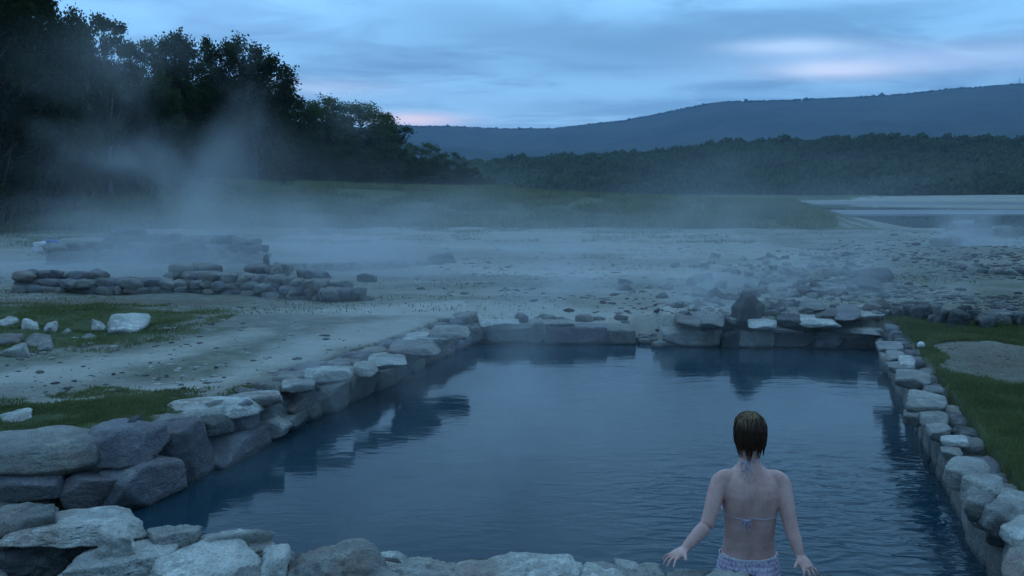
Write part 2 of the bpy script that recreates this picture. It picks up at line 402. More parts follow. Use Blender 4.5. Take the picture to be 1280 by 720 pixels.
def build_ground():
    rr = [1.0]
    while rr[-1] < 6500: rr.append(rr[-1] * 1.0145)
    rr = np.array([.05, .4, .7] + rr)
    th = np.concatenate([np.arange(-48, 48, .22), np.arange(48, 312, 4.0)]); th = np.radians(th)
    T, RR = np.meshgrid(th, rr); X = RR * np.sin(T); Y = RR * np.cos(T)
    X, Y = X.ravel(), Y.ravel()
    h, apx, r, pd, lowd = height(X, Y, True)
    nr, nt = len(rr), len(th)
    i = np.arange(nr - 1)[:, None] * nt; j = np.arange(nt)[None, :]; j2 = (j + 1) % nt
    f = np.stack([i + j, i + j2, i + nt + j2, i + nt + j], -1).reshape(-1, 4)[:, ::-1]
    me = np_mesh('ground', np.stack([X, Y, h], 1), f)
    m = (r < 60) & (Y > 0)
    def mask(polys, soft):
        v = np.zeros(X.shape)
        for p in polys:
            q = np.zeros(X.shape); q[m] = 1 - sstep(-soft, soft, sdist(p, X[m], Y[m]) + .25 * fbm(X[m] * 1.5, Y[m] * 1.5, seed=50)); v = np.maximum(v, q)
        return v
    gr = mask(GRASS, .5) * .85
    bankg = sstep(45, 50, r + 2 * fbm(X * .15, Y * .3, seed=60)) * (1 - sstep(1030, 1130, apx + 60 * fbm(X * .3, Y * .1, seed=62)) * 1.0) 
    bankg = bankg * (1 - sstep(100, 140, r) * sstep(560, 700, apx) * (r < 460))
    gr = np.maximum(gr, bankg * .95); gr = np.maximum(gr, sstep(475, 500, r))
    rg = sstep(1000, 1080, apx) * sstep(12.5, 15, r) * (1 - sstep(19, 24, r)) * .42
    gr = np.maximum(gr, rg)
    gr = np.maximum(gr, (lowd < .1) * (X < 0) * .75)
    attr(me, 'grass', gr)
    pale = mask(PALE, .28) * np.where(r > 20, .32, .75)
    pale = np.maximum(pale, sstep(440, 450, r) * (1 - sstep(478, 490, r)) * .45)
    attr(me, 'pale', pale); attr(me, 'dark', mask(DARK, .3) * np.where(r > 24, .6, .8))
    o = mesh_obj('ground', me, M_ground); tag(o, 'pale silt and stony shore around the hot pool with grass patches', 'ground', kind='structure')
build_ground()

# ------------------------------------------------------------------ waters
def flat_sheet(name, poly, z, mat, label, cat):
    bm = bmesh.new(); vs = [bm.verts.new((x, y, z)) for x, y in poly]; bm.faces.new(vs)
    bmesh.ops.triangulate(bm, faces=bm.faces[:]); bmesh.ops.recalc_face_normals(bm, faces=bm.faces[:])
    for f in bm.faces:
        if f.normal.z < 0: f.normal_flip()
    me = bpy.data.meshes.new(name); bm.to_mesh(me); bm.free()
    return tag(mesh_obj(name, me, mat), label, cat, kind='structure')
cx = sum(p[0] for p in POOL) / len(POOL); cy = sum(p[1] for p in POOL) / len(POOL)
flat_sheet('pool_water', [(cx + (x - cx) * 1.02, cy + (y - cy) * 1.02) for x, y in POOL], 0.0, M_pool, 'dark blue steaming water filling the stone bathing pool', 'pool water')
flat_sheet('outflow_water', [(G(a, b, 0).x, G(a, b, 0).y) for a, b in ((799, 434), (828, 436), (822, 412), (796, 410))], .004, M_pool, 'shallow water running out through the gap in the far pool edge', 'outflow')
def river():
    xs = np.linspace(-700, 900, 60); ys = np.geomspace(80, 520, 70)
    X, Y = np.meshgrid(xs, ys); n = len(xs)
    i = np.arange(len(ys) - 1)[:, None] * n; j = np.arange(n - 1)[None, :]
    f = np.stack([i + j, i + j + 1, i + n + j + 1, i + n + j], -1).reshape(-1, 4)
    keep = (X > .12 * Y - 60)
    me = np_mesh('reservoir_water', np.stack([X.ravel(), Y.ravel(), np.full(X.size, -1.5)], 1), f[keep.ravel()[f].all(1)])
    return me
M_bands, g_, o_ = new_mat('reservoir_bands')
def bands(g, o):
    geo = g.n('ShaderNodeNewGeometry'); pos = geo.outputs['Position']
    sp = g.n('ShaderNodeSeparateXYZ'); g.l(pos, sp.inputs[0])
    nn = g.noise(g.mapping(pos, scale=(.006, .03, 1)), 1.0, 3, .5, .2)
    yy = g.math('ADD', sp.outputs[1], g.math('MULTIPLY', g.math('SUBTRACT', nn, .5), 60.0))
    rough = g.ramp(g.math('DIVIDE', yy, 500.0), [(.0, 0), (.30, 0), (.325, 1), (.41, 1), (.44, 0), (.60, 0), (.66, 1), (1, 1)])
    rip = g.noise(g.mapping(pos, scale=(.4, 1.4, 1)), 1.2, 3, .6)
    principled(g, o, (.02, .035, .05), g.maprange(rough, 0, 1, .03, .38), .5, g.math('MULTIPLY', rip, rough), .6, .12, IOR=1.33)
bands(g_, o_)
tag(mesh_obj('reservoir_water', river(), M_bands), 'wide calm reservoir beyond the shore with pale and dark bands', 'reservoir', kind='structure')

# ------------------------------------------------------------------ rocks
_ICO = {}
def ico(sub):
    if sub not in _ICO:
        bm = bmesh.new(); bmesh.ops.create_icosphere(bm, subdivisions=sub, radius=1); bm.verts.ensure_lookup_table()
        _ICO[sub] = (np.array([v.co[:] for v in bm.verts]), np.array([[v.index for v in f.verts] for f in bm.faces])); bm.free()
    return _ICO[sub]
def rock_verts(half, seed, sub=3, boxy=.8, nplanes=14, rough=.07, detail=4, jit=.13, nsc=1.7):
    """chiselled boulder: soft intersection of half spaces, then broken up with noise"""
    r = np.random.default_rng(seed); D, Fc = ico(sub)
    hx, hy, hz = half
    N = []; d = []
    for ax in range(3):
        for s in (-1, 1):
            n = np.zeros(3); n[ax] = s; n = n + r.normal(0, jit, 3); n /= np.linalg.norm(n); N.append(n); d.append(r.uniform(.88, 1.02))
    for k in range(nplanes):
        n = r.normal(0, 1, 3); n /= np.linalg.norm(n); N.append(n); d.append(r.uniform(.98, 1.25) - (1 - boxy) * .22)
    N = np.array(N); d = np.array(d); dot = D @ N.T
    q = np.where(dot > 1e-3, d / np.maximum(dot, 1e-3), 50.0)
    k = 45.0
    rad = (np.sum(np.minimum(q, 50.0) ** (-k), 1)) ** (-1 / k)
    V = D * rad[:, None] * 1.04
    V = V * np.array([hx, hy, hz])
    m = min(half) ** .5 * max(half) ** .5
    s = nsc / m; o = r.uniform(0, 50, 3)
    P = V * s + o
    n1 = fbm(P[:, 0], P[:, 1], P[:, 2], seed=seed % 97, octv=detail + 1, rough=.55)
    # fracture ledges: ridged noise
    n2 = 1 - np.abs(vnoise(P[:, 0] * 1.6, P[:, 1] * 1.6, P[:, 2] * 3.0, seed=seed % 89)) * 2
    Dn = V / (np.linalg.norm(V, axis=1)[:, None] + 1e-9)
    V = V + Dn * (n1 * rough * 1.7 + np.clip(n2, 0, 1) ** 3 * -rough * .9)[:, None] * m
    return V, Fc
_seed = [100]
def stone(parent, loc, half, rz=0.0, tilt=(0, 0), mat=None, sub=3, name='stone', seed=None, **kw):
    _seed[0] += 1; sd_ = seed or _seed[0]
    V, Fc = rock_verts(half, sd_, sub, **kw)
    me = np_mesh(name, V, Fc)
    o = mesh_obj(name, me, mat or M_stone, parent, loc); o.rotation_euler = (tilt[0], tilt[1], rz)
    if parent is not None: o.location = Vector(loc) - parent.location
    return o

def top_stone(parent, x0, x1, yt, yn, zt, h, mat=None, sub=4, over=1.03, absz=None, **kw):
    """a stone seen from above: its top spans these pixels at height zt"""
    xc = (x0 + x1) / 2
    fa, ne = G(xc, yt, zt), G(xc, yn, zt)
    ym = (yt + yn) / 2; w = (G(x1, ym, zt) - G(x0, ym, zt)).length
    c = (fa + ne) / 2; c.z = zt - h / 2
    dep = max((fa - ne).length, .08)
    ang = -math.atan2(c.x, c.y)
    rz = kw.pop('rz', 0.0)
    return stone(parent, c, (w / 2 * over, dep / 2 * over, h / 2 * over), ang * .9 + rz if absz is None else absz, mat=mat, sub=sub, **kw)

def wall_hit(A, B, px, py):
    d = ray(px, py); n = Vector((B.y - A.y, -(B.x - A.x), 0)); t = (A - Vector((0, 0, CAMZ))).dot(n) / d.dot(n)
    return Vector((0, 0, CAMZ)) + d * t
def face_stone(parent, A, B, x0, y0, x1, y1, thick=.4, mat=None, sub=4, proud=0.0, over=1.01, **kw):
    """a stone seen on the face of the wall standing over the line A-B"""
    ym, xm = (y0 + y1) / 2, (x0 + x1) / 2
    l, r_ = wall_hit(A, B, x0, ym), wall_hit(A, B, x1, ym); t, b = wall_hit(A, B, xm, y0), wall_hit(A, B, xm, y1)
    u = (B - A).normalized(); n = Vector((-u.y, u.x, 0))
    mid = (l + r_) / 2
    if n.dot(mid - Vector((0, 0, mid.z))) < 0: n = -n
    c = mid + n * (thick / 2 - proud); c.z = (t.z + b.z) / 2
    w = (l - r_).length; hh = abs(t.z - b.z)
    return stone(parent, c, (w / 2 * over, thick / 2, hh / 2 * over), math.atan2(u.y, u.x), mat=mat, sub=sub, **kw)

# ---- near wall: the loose boulders between the photographer and the pool
nw = empty('stone_wall', G(500, 700, 0))
tag(nw, 'rough wall of loose pale boulders along the bottom edge, nearest the viewer', 'stone wall', 'walls around the bathing pool')
S4 = dict(sub=5, rough=.10, detail=5, over=.98, nsc=2.6)
top_stone(nw, -40, 74, 620, 652, .42, .34, M_stone, **S4)
top_stone(nw, 18, 165, 634, 662, .38, .09, M_pale, boxy=.9, **S4)
top_stone(nw, -14, 112, 660, 680, .30, .26, M_dark, **S4)
top_stone(nw, 124, 163, 651, 670, .40, .15, M_pale, sub=4, rough=.14)
top_stone(nw, 92, 220, 673, 700, .30, .11, M_pale, **S4)
top_stone(nw, 78, 160, 694, 715, .23, .26, M_dark, **S4)
top_stone(nw, 190, 247, 653, 668, .35, .13, M_pale, **S4)
top_stone(nw, 244, 333, 659, 672, .31, .12, M_pale, sub=4, boxy=.95, rough=.06)
top_stone(nw, 232, 350, 668, 692, .28, .14, M_stone, **S4)
top_stone(nw, 192, 322, 682, 724, .27, .14, M_pale, tilt=(R(4), R(-5)), rz=R(20), **S4)
top_stone(nw, 328, 362, 672, 704, .34, .24, M_pale, sub=4, rough=.13)
top_stone(nw, 282, 376, 695, 735, .26, .22, M_stone, **S4)
top_stone(nw, 355, 492, 672, 712, .33, .38, M_stone, **S4)
top_stone(nw, 450, 580, 688, 722, .24, .34, M_stone, **S4)
top_stone(nw, 543, 728, 691, 735, .21, .30, M_pale, boxy=.95, **S4)
top_stone(nw, 716, 796, 707, 745, .19, .26, M_pale, **S4)
top_stone(nw, 762, 842, 704, 726, .15, .24, M_stone, **S4)
top_stone(nw, 784, 836, 713, 735, .18, .2, M_pale, **S4)
top_stone(nw, 828, 884, 702, 732, .185, .26, M_stone, **S4)
top_stone(nw, 866, 934, 712, 745, .19, .26, M_pale, **S4)
top_stone(nw, 980, 1052, 706, 760, .165, .3, M_dark, **S4)
top_stone(nw, 924, 990, 728, 780, .15, .3, M_stone, sub=4)
top_stone(nw, 655, 700, 722, 760, .22, .3, M_stone, sub=4)
for k in range(26):      # lower course and stones just under the frame
    px = rng.uniform(-60, 1250); b = G(px, np.interp(px, [-60, 200, 400, 700, 1250], [735, 745, 770, 800, 840]), .05)
    stone(nw, (b.x, b.y + rng.uniform(-.1, .1), rng.uniform(-.05, .08)), (rng.uniform(.12, .24), rng.uniform(.1, .18), rng.uniform(.09, .16)), rng.uniform(0, 3), mat=random.choice([M_stone, M_dark, M_pale]), sub=3)
for k in range(90):      # chinking stones packed between the boulders
    px = rng.uniform(-40, 1000); b = G(px, np.interp(px, [-40, 150, 350, 600, 1000], [672, 690, 705, 716, 728]) + rng.uniform(-12, 14), .12)
    stone(nw, (b.x, b.y, rng.uniform(.02, .13)), (rng.uniform(.04, .11), rng.uniform(.04, .09), rng.uniform(.03, .06)), rng.uniform(0, 3), mat=random.choice([M_stone, M_dark, M_pale]), sub=2)

# ---- left wall
A, B = wl[0], wl[7]
lw = empty('stone_wall', wl[3]); tag(lw, 'dry stone wall of big blocks slanting away on the left bank, grass on top', 'stone wall', 'walls around the bathing pool')
for (x0, y0, x1, y1, m, pr) in ((150, 528, 214, 584, M_purple, .03), (146, 574, 218, 634, M_purple, .10), (212, 527, 272, 608, M_purple, .05), (262, 520, 302, 548, M_dark, .02),
                                (266, 538, 336, 582, M_purple, .08), (298, 500, 338, 548, M_purple, .0), (338, 524, 356, 548, M_pale, .10), (334, 497, 376, 534, M_stone, -.05),
                                (368, 486, 410, 522, M_stone, -.02), (402, 480, 444, 520, M_stone, .03), (352, 518, 380, 536, M_stone, .05), (438, 462, 476, 502, M_stone, .04), (470, 456, 506, 484, M_stone, .05),
                                (488, 432, 548, 478, M_stone, -.05), (536, 416, 580, 454, M_stone, .0), (386, 466, 446, 484, M_stone, -.15)):
    face_stone(lw, A, B, x0, y0, x1, y1, .42, m, sub=5, proud=pr, rough=.045, detail=5, jit=.10, nplanes=12, over=.97, boxy=.75)
for (x0, x1, yt, yn, m, z) in ((214, 306, 499, 515, M_pale, .45), (292, 352, 491, 502, M_pale, .44), (352, 392, 476, 487, M_pale, .45), (384, 440, 460, 470, M_pale, .50),
                               (458, 506, 444, 458, M_pale, .46), (440, 470, 455, 466, M_pale, .45), (490, 545, 426, 442, M_stone, .50), (505, 560, 418, 430, M_pale, .47), (536, 584, 409, 424, M_stone, .52), (140, 168, 532, 545, M_stone, .46), (190, 232, 520, 531, M_stone, .45)):
    top_stone(lw, x0, x1, yt - 4, yn - 6, z - .01, .09, m, sub=4, rough=.05, boxy=.95)
for k in range(110):
    t = rng.uniform(-.01, 1.0) ; p = A.lerp(B, t); u = (B - A).normalized(); n = Vector((-u.y, u.x, 0))
    q = p + n * rng.uniform(.16, .4)
    stone(lw, (q.x, q.y, rng.uniform(-.02, .38)), (rng.uniform(.05, .15), rng.uniform(.05, .12), rng.uniform(.04, .09)), rng.uniform(0, 3), mat=random.choice([M_stone, M_purple, M_stone, M_dark]), sub=2)
L_ = (B - A).length; u_ = (B - A).normalized(); n_ = Vector((-u_.y, u_.x, 0))
if n_.x > 0: n_ = -n_
for z, off in ((.05, .16), (.20, .20), (.32, .24)):
    s_ = rng.uniform(2.0, 2.2)
    while s_ < L_:
        w = rng.uniform(.28, .6); c = A + u_ * (s_ + w / 2) + n_ * off
        stone(lw, (c.x, c.y, z + rng.uniform(-.02, .02)), (w / 2 * 1.04, .15, .095), math.atan2(u_.y, u_.x), mat=random.choice([M_stone, M_purple, M_stone]), sub=3, jit=.06, rough=.05)
        s_ += w
# return of the wall at its near end, facing the camera
rw_ = empty('stone_wall', G(70, 645, 0)); tag(rw_, 'short stone wall of big flat blocks facing the viewer, left edge, under the grass', 'stone wall', 'walls around the bathing pool')
A2, B2 = G(-60, 652, 0), G(152, 640, 0)
for (x0, y0, x1, y1, m, pr) in ((-60, 558, 134, 606, M_stone, -.04), (-30, 592, 78, 634, M_purple, .0), (70, 594, 148, 640, M_purple, .05), (128, 540, 160, 600, M_dark, -.12), (-80, 628, 60, 660, M_stone, .05)):
    face_stone(rw_, A2, B2, x0, y0, x1, y1, .42, m, sub=5, proud=pr, rough=.045, detail=5, jit=.10, nplanes=12, over=.97, boxy=.75)
for k in range(30):
    p = A2.lerp(B2, rng.uniform(-.3, 1)); stone(rw_, (p.x, p.y + rng.uniform(.28, .45), rng.uniform(.0, .33)), (rng.uniform(.08, .2), rng.uniform(.08, .15), rng.uniform(.05, .1)), rng.uniform(0, 3), mat=random.choice([M_stone, M_dark]), sub=2)

# ---- back wall, in two runs with the outflow gap between them
bl = empty('stone_wall', wl[8]); tag(bl, 'low far kerb of grey blocks left of the steaming gap in the far edge', 'stone wall', 'walls around the bathing pool')
A3, B3 = wl[7], wl[9]
for (x0, y0, x1, y1, m) in ((572, 410, 604, 434, M_stone), (596, 409, 664, 430, M_stone), (660, 404, 684, 430, M_stone), (676, 409, 760, 432, M_purple), (756, 413, 797, 432, M_stone), (664, 405, 720, 413, M_pale), (600, 404, 650, 412, M_pale)):
    face_stone(bl, A3, B3, x0, y0, x1, y1, .5, m, sub=4, boxy=1.0, rough=.035, nplanes=5, jit=.05)
br = empty('stone_wall', wl[11]); tag(br, 'low far kerb of squared blocks right of the steaming gap, up to the grass', 'stone wall', 'walls around the bathing pool')
A4, B4 = wl[10], wl[12]
for (x0, y0, x1, y1, m) in ((826, 412, 905, 434, M_pale), (902, 415, 926, 436, M_dark), (918, 414, 968, 436, M_pale), (966, 414, 1019, 436, M_purple), (1016, 415, 1100, 424, M_stone), (1018, 421, 1060, 437, M_purple), (1056, 421, 1100, 437, M_dark)):
    face_stone(br, A4, B4, x0, y0, x1, y1, .5, m, sub=4, boxy=1.0, rough=.035, nplanes=5, jit=.05)
for (x0, x1, yt, yn, m, z) in ((1020, 1100, 397, 411, M_pale, .285), (945, 1000, 400, 411, M_stone, .29)):
    top_stone(br, x0, x1, yt, yn, z, .07, m, sub=4, rough=.05, boxy=1.0)
for k in range(40):
    px = rng.choice([rng.uniform(575, 785), rng.uniform(842, 1100)]); q = G(px, 430, 0) + Vector((0, rng.uniform(.42, .8), 0))
    stone(bl if px < 810 else br, (q.x, q.y, rng.uniform(.1, .3)), (rng.uniform(.06, .16), rng.uniform(.06, .14), rng.uniform(.05, .1)), rng.uniform(0, 3), mat=random.choice([M_stone, M_far]), sub=2)
gp = empty('stepping_sill', G(812, 430, 0)); tag(gp, 'small wet stones in the outflow gap of the far pool edge', 'stones')
for k in range(9):
    q = G(rng.uniform(800, 826), rng.uniform(418, 432), .02); stone(gp, (q.x, q.y, rng.uniform(-.04, .03)), (rng.uniform(.06, .12), rng.uniform(.06, .12), .06), rng.uniform(0, 3), mat=M_stone, sub=3)

# ---- right wall
rt = empty('stone_wall', wl[14]); tag(rt, 'stone wall with a mortar foot along the right side, grass behind its top', 'stone wall', 'walls around the bathing pool')
for (x0, x1, yt, yn, m, z, h) in ((1096, 1128, 424, 435, M_pale, .44, .14), (1108, 1130, 436, 446, M_pale, .44, .14), (1124, 1144, 442, 453, M_pale, .47, .14), (1112, 1142, 449, 460, M_stone, .44, .14),
                               (1120, 1162, 459, 474, M_stone, .44, .2), (1154, 1180, 479, 490, M_stone, .46, .12), (1136, 1182, 487, 504, M_pale, .48, .2), (1130, 1160, 505, 520, M_stone, .40, .16), (1150, 1184, 510, 526, M_pale, .44, .14),
                               (1178, 1210, 541, 552, M_pale, .42, .10), (1160, 1184, 528, 540, M_stone, .42, .14), (1178, 1202, 556, 566, M_stone, .43, .10), (1186, 1238, 568, 588, M_pale, .50, .24), (1203, 1253, 588, 607, M_pale, .48, .20),
                               (1208, 1242, 609, 624, M_pale, .50, .26), (1230, 1270, 622, 640, M_stone, .49, .26), (1214, 1240, 626, 640, M_dark, .36, .2), (1246, 1300, 610, 642, M_pale, .47, .22), (1254, 1310, 642, 668, M_pale, .46, .2), (1262, 1330, 660, 705, M_stone, .42, .3), (1235, 1262, 640, 660, M_dark, .3, .2)):
    top_stone(rt, x0, x1, yt, yn, z, h * .62, m if (x0 * 7 + yt) % 3 == 0 else M_stone, sub=4, rough=.06, boxy=.8, over=.98)
pts = wl[12:]
for i in range(len(pts) - 1):
    a, b = pts[i], pts[i + 1]; L = (b - a).length; u = (b - a) / L; n = Vector((-u.y, u.x, 0)) * (1 if Vector((-u.y, u.x, 0)).x > 0 else -1)
    s_ = 0
    while s_ < L:
        w = rng.uniform(.3, .6)
        c = a + u * (s_ + w / 2) + n * .10
        stone(rt, (c.x, c.y, .02), (w / 2 * 1.12, .12, .17), math.atan2(u.y, u.x), mat=M_stone, sub=3, boxy=1.0, rough=.035, nplanes=2)
        s_ += w
    for z, off in ((.22, .10), (.30, .13)):
        s_ = rng.uniform(-.1, 0)
        while s_ < L:
            w = rng.uniform(.16, .4)
            if z > .25 and rng.uniform() < .4: s_ += w; continue
            c = a + u * (s_ + w / 2) + n * (off + .04)
            stone(rt, (c.x, c.y, z), (w / 2 * 1.05, .10, .075), math.atan2(u.y, u.x), mat=random.choice([M_stone, M_purple, M_dark]), sub=3)
            s_ += w

# ---- rubble behind the far right kerb
bo = stone(None, (0, 0, 0), (.21, .19, .22), .5, mat=M_dark, sub=5, name='boulder', boxy=.2, rough=.07, seed=912, nplanes=9)
q = G(948, 404, .4); bo.location = (q.x, q.y + .5, .56)
for v_ in bo.data.vertices:
    k_ = 1 - .55 * max(0, v_.co.z / .22); v_.co.x *= k_; v_.co.y *= k_
bo.data.update(); tag(bo, 'dark pointed boulder standing in the rubble behind the far right kerb', 'boulder')
rh = empty('rubble_heap', G(990, 380, .4)); tag(rh, 'heap of broken grey stones in steam behind the far right kerb', 'rubble')
for (x0, x1, yt, yn, m, z) in ((995, 1046, 390, 403, M_pale, .50), (1060, 1112, 380, 392, M_pale, .55), (1000, 1030, 372, 384, M_stone, .6), (1020, 1046, 383, 394, M_dark, .55), (1046, 1074, 380, 393, M_purple, .6), (905, 935, 382, 398, M_stone, .5),
                               (862, 905, 384, 400, M_far, .5), (845, 876, 388, 400, M_far, .5), (970, 1002, 390, 400, M_dark, .5), (935, 968, 396, 404, M_pale, .5), (1000, 1060, 352, 362, M_far, .5), (950, 1000, 352, 362, M_far, .5), (1068, 1100, 345, 356, M_dark, .6), (1075, 1115, 335, 345, M_dark, .6)):
    top_stone(rh, x0, x1, yt, yn, z - .08, .11, m, sub=4, rough=.08, boxy=.6)
for k in range(170):
    px = rng.normal(985, 75); py = rng.uniform(318, 399)
    if px > 1110: continue
    q = G(px, py, .4); s_ = rng.uniform(.05, .15) * (.8 + (405 - py) / 200)
    stone(rh, (q.x, q.y, hgt(q.x, q.y) + s_ * .1), (s_, s_ * rng.uniform(.6, 1), s_ * rng.uniform(.5, .9)), rng.uniform(0, 3), tilt=(rng.normal(0, .35), rng.normal(0, .35)), mat=random.choice([M_far, M_stone, M_dark, M_far]), sub=4 if s_ > .14 else 3, boxy=.5, rough=.06, nplanes=8)
# dark stone row at the right, behind the grass
dr = empty('stone_row', G(1210, 405, .4)); tag(dr, 'row of dark stones between the grass and gravel at the right edge', 'stones')
for k, (px, py, w, h, m) in enumerate(((1150, 398, .26, .24, M_dark), (1166, 396, .18, .2, M_stone), (1183, 405, .3, .22, M_dark), (1198, 407, .32, .26, M_stone), (1216, 402, .2, .2, M_dark), (1232, 409, .28, .2, M_dark), (1250, 406, .3, .24, M_far), (1270, 407, .26, .22, M_far), (1290, 410, .3, .25, M_dark), (1120, 396, .2, .2, M_far), (1135, 394, .2, .18, M_dark), (1090, 394, .26, .2, M_far), (1105, 392, .22, .18, M_pale), (1168, 404, .16, .14, M_pale), (1310, 412, .3, .2, M_dark), (1152, 390, .22, .2, M_dark), (1204, 394, .2, .18, M_dark))):
    q = G(px, py, .4); stone(dr, (q.x, q.y, .4 + h * .3), (w * .55, w * .42, h * .5), rng.uniform(0, 3), mat=M_dark if (k % 5 != 1) else m, sub=4, rough=.1)

# ---- distant ruined pool walls
def ruin(label, pts_, zt, sz, mats, count, name='stone_wall', rows=2, cat='stone wall', group=None):
    P_ = [G(a, b, .4) for a, b in pts_]; e = empty(name, P_[0]); tag(e, label, cat, group)
    for i in range(len(P_) - 1):
        a, b = P_[i], P_[i + 1]; L = (b - a).length; u = (b - a) / L
        for lay in range(2):
            s_ = 0
            while s_ < L:
                w = rng.uniform(.35, 1.0) * sz; c = a + u * (s_ + w / 2); hh = zt / rows
                top = zt * (.35 + .75 * (.5 + .5 * float(vnoise(np.array([c.x * .9]), np.array([c.y * .9]), seed=5)[0]))) * (1 - .3 * lay)
                row = 0
                while row == 0 or hh * row < top:
                    stone(e, (c.x + rng.uniform(-.06, .06), c.y + rng.uniform(-.1, .1) - lay * sz * .5, .40 + hh * (row + .3)), (w / 2 * 1.2, rng.uniform(.35, .5) * sz, hh * rng.uniform(.62, .85)), math.atan2(u.y, u.x) + rng.uniform(-.3, .3), tilt=(rng.normal(0, .1), rng.normal(0, .1)), mat=random.choice(mats), sub=3, rough=.08)
                    row += 1
                s_ += w * rng.uniform(.85, 1.0)
    return e
g_ruin = 'ruined bath walls on the shore'
ruin('long low stone wall in front of the distant steaming bath on the left', [(28, 362), (130, 364), (240, 364), (340, 370), (442, 378)], .36, .38, [M_far, M_stone, M_purple], 60, rows=3, group=g_ruin)
ruin('rear wall of the distant steaming bath on the left, half lost in steam', [(66, 332), (150, 326), (240, 328), (330, 332)], .70, .5, [M_far, M_dark, M_purple], 60, rows=4, group=g_ruin)
ruin('short inner wall of the distant left bath, beside two dark boulders', [(215, 350), (300, 352), (350, 352)], .35, .5, [M_far, M_stone], 30, group=g_ruin)
ruin('thin line of low stones running right from the distant left bath', [(345, 338), (440, 336), (560, 330)], .14, .35, [M_far, M_dark], 30, rows=1, group=g_ruin)
for (px, py, w, h, lab) in ((333, 352, .2, .30, 'squat dark boulder at the end of the distant left bath'), (312, 350, .28, .18, 'wide dark boulder in steam beside the squat one, distant left bath'), (333, 344, .08, .42, 'narrow pointed stone standing upright at the distant left bath'), (458, 352, .2, .16, 'dark boulder on open silt right of the long low wall')):
    q = G(px, py, .4); b = stone(None, (q.x, q.y, .4 + h * .4), (w, w * .8, h * .6), 0, mat=M_dark, sub=4, name='boulder', boxy=.4, rough=.1); tag(b, lab, 'boulder', 'dark boulders by the distant left bath')
rr_ = ruin('broken stone bank around the steaming pool at the right edge', [(1175, 318), (1200, 306), (1250, 303), (1320, 306)], .55, .7, [M_dark, M_far], 40, rows=2, group=g_ruin)
ruin('low near edge of the steaming pool at the right edge', [(1180, 334), (1215, 342), (1300, 345)], .14, .35, [M_dark, M_far], 20, rows=1, group=g_ruin)

# ---- individual rocks in the grass patch at the left
rl = [(14, 398, 16, 5, .46, M_pale, 'thin pale slab tipped in the grass, topmost rock at the left edge'), (38, 402, 20, 6, .5, M_pale, 'flat-topped white rock just right of the tipped thin slab'), (64, 404, 14, 6, .5, M_pale, 'small white rock with a dark hollow, above the left rock cluster'),
      (12, 418, 26, 10, .5, M_stone, 'grey rock at the left picture edge among the grass'), (46, 420, 30, 9, .5, M_stone, 'broad grey rock in the middle of the left cluster'), (22, 432, 26, 9, .5, M_pale, 'pale rock at the near side of the left cluster'),
      (58, 430, 22, 7, .46, M_far, 'low grey rock at the near right side of the left cluster'), (122, 403, 16, 6, .48, M_pale, 'small pale rock left of the long flat slab in grass'), (158, 402, 44, 8, .52, M_pale, 'long flat pale slab lying at the right of the rocky grass'),
      (112, 420, 24, 5, .44, M_stone, 'flat half buried stone below the long pale slab'), (208, 408, 14, 5, .45, M_far, 'last small stone right of the long pale slab'), (84, 412, 14, 4, .45, M_far, 'little dull stone between the cluster and the half buried stone'), (16, 517, 40, 10, .45, M_pale, 'flat bare slab level with the turf above the near left wall')]
for (px, py, w, h, z, m, lab) in rl:
    b = top_stone(None, px - w / 2, px + w / 2, py - h / 2, py + h / 2, z, .2 if py < 500 else .1, m, sub=4, rough=.09, boxy=.35, nplanes=10, jit=.25, name='rock'); tag(b, lab, 'rock', 'rocks lying in the left grass')

# ---- smaller loose rocks scattered over the shore, one mass of rubble
def rubble(name, label, n, pick, smin, smax, mats, sub=1, cat='gravel'):
    protos = [rock_verts((1, .8, .6), 4000 + i, sub, rough=.12, boxy=.5) for i in range(8)]
    for mi, mat in enumerate(mats):
        V, Fa = [], []; off = 0; c = 0
        while c < n // len(mats):
            p = pick()
            if p is None: continue
            x, y, s_ = p; v, f = protos[rng.integers(8)]
            a = rng.uniform(0, 6.28); sc = s_ * np.array([rng.uniform(.7, 1.3), rng.uniform(.7, 1.3), rng.uniform(.5, 1.0)])
            v = v * sc; ca, sa = math.cos(a), math.sin(a)
            v = np.stack([v[:, 0] * ca - v[:, 1] * sa + x, v[:, 0] * sa + v[:, 1] * ca + y, v[:, 2]], 1)
            V.append(v); Fa.append(f + off); off += len(v); c += 1
        xs = np.array([v[:, 0].mean() for v in V]); ys = np.array([v[:, 1].mean() for v in V]); hh = height(xs, ys)
        for v, h_ in zip(V, hh): v[:, 2] += h_ + rng.uniform(-.55, .1) * (v[:, 2].max())
        o = mesh_obj(name, np_mesh(name, np.concatenate(V), np.concatenate(Fa)), mat)
        tag(o, label[mi], cat, kind='stuff')
pool_np = POOL
def pick_px(x0, x1, y0, y1, smin, smax, bias=1.0):
    def f():
        px = rng.uniform(x0, x1); py = y0 + (y1 - y0) * rng.uniform(0, 1) ** bias
        q = G(px, py, .4)
        if sdist(POOL, np.array([q.x]), np.array([q.y]))[0] < .35: return None
        if vnoise(np.array([q.x * .45]), np.array([q.y * .3]), seed=71)[0] < rng.uniform(-.5, .5): return None
        return q.x, q.y, smin * (smax / smin) ** (rng.uniform(0, 1) ** 2.2)
    return f
rubble('gravel', ['pale pebbles strewn over the stony ground at the right', 'dark pebbles strewn over the stony ground at the right'], 7000, pick_px(1000, 1340, 288, 400, .014, .11), 0, 0, [M_far, M_dark])
rubble('gravel', ['pale pebbles scattered across the silt in the middle', 'dark pebbles scattered across the silt in the middle'], 2400, pick_px(520, 1080, 285, 405, .010, .10), 0, 0, [M_far, M_dark])
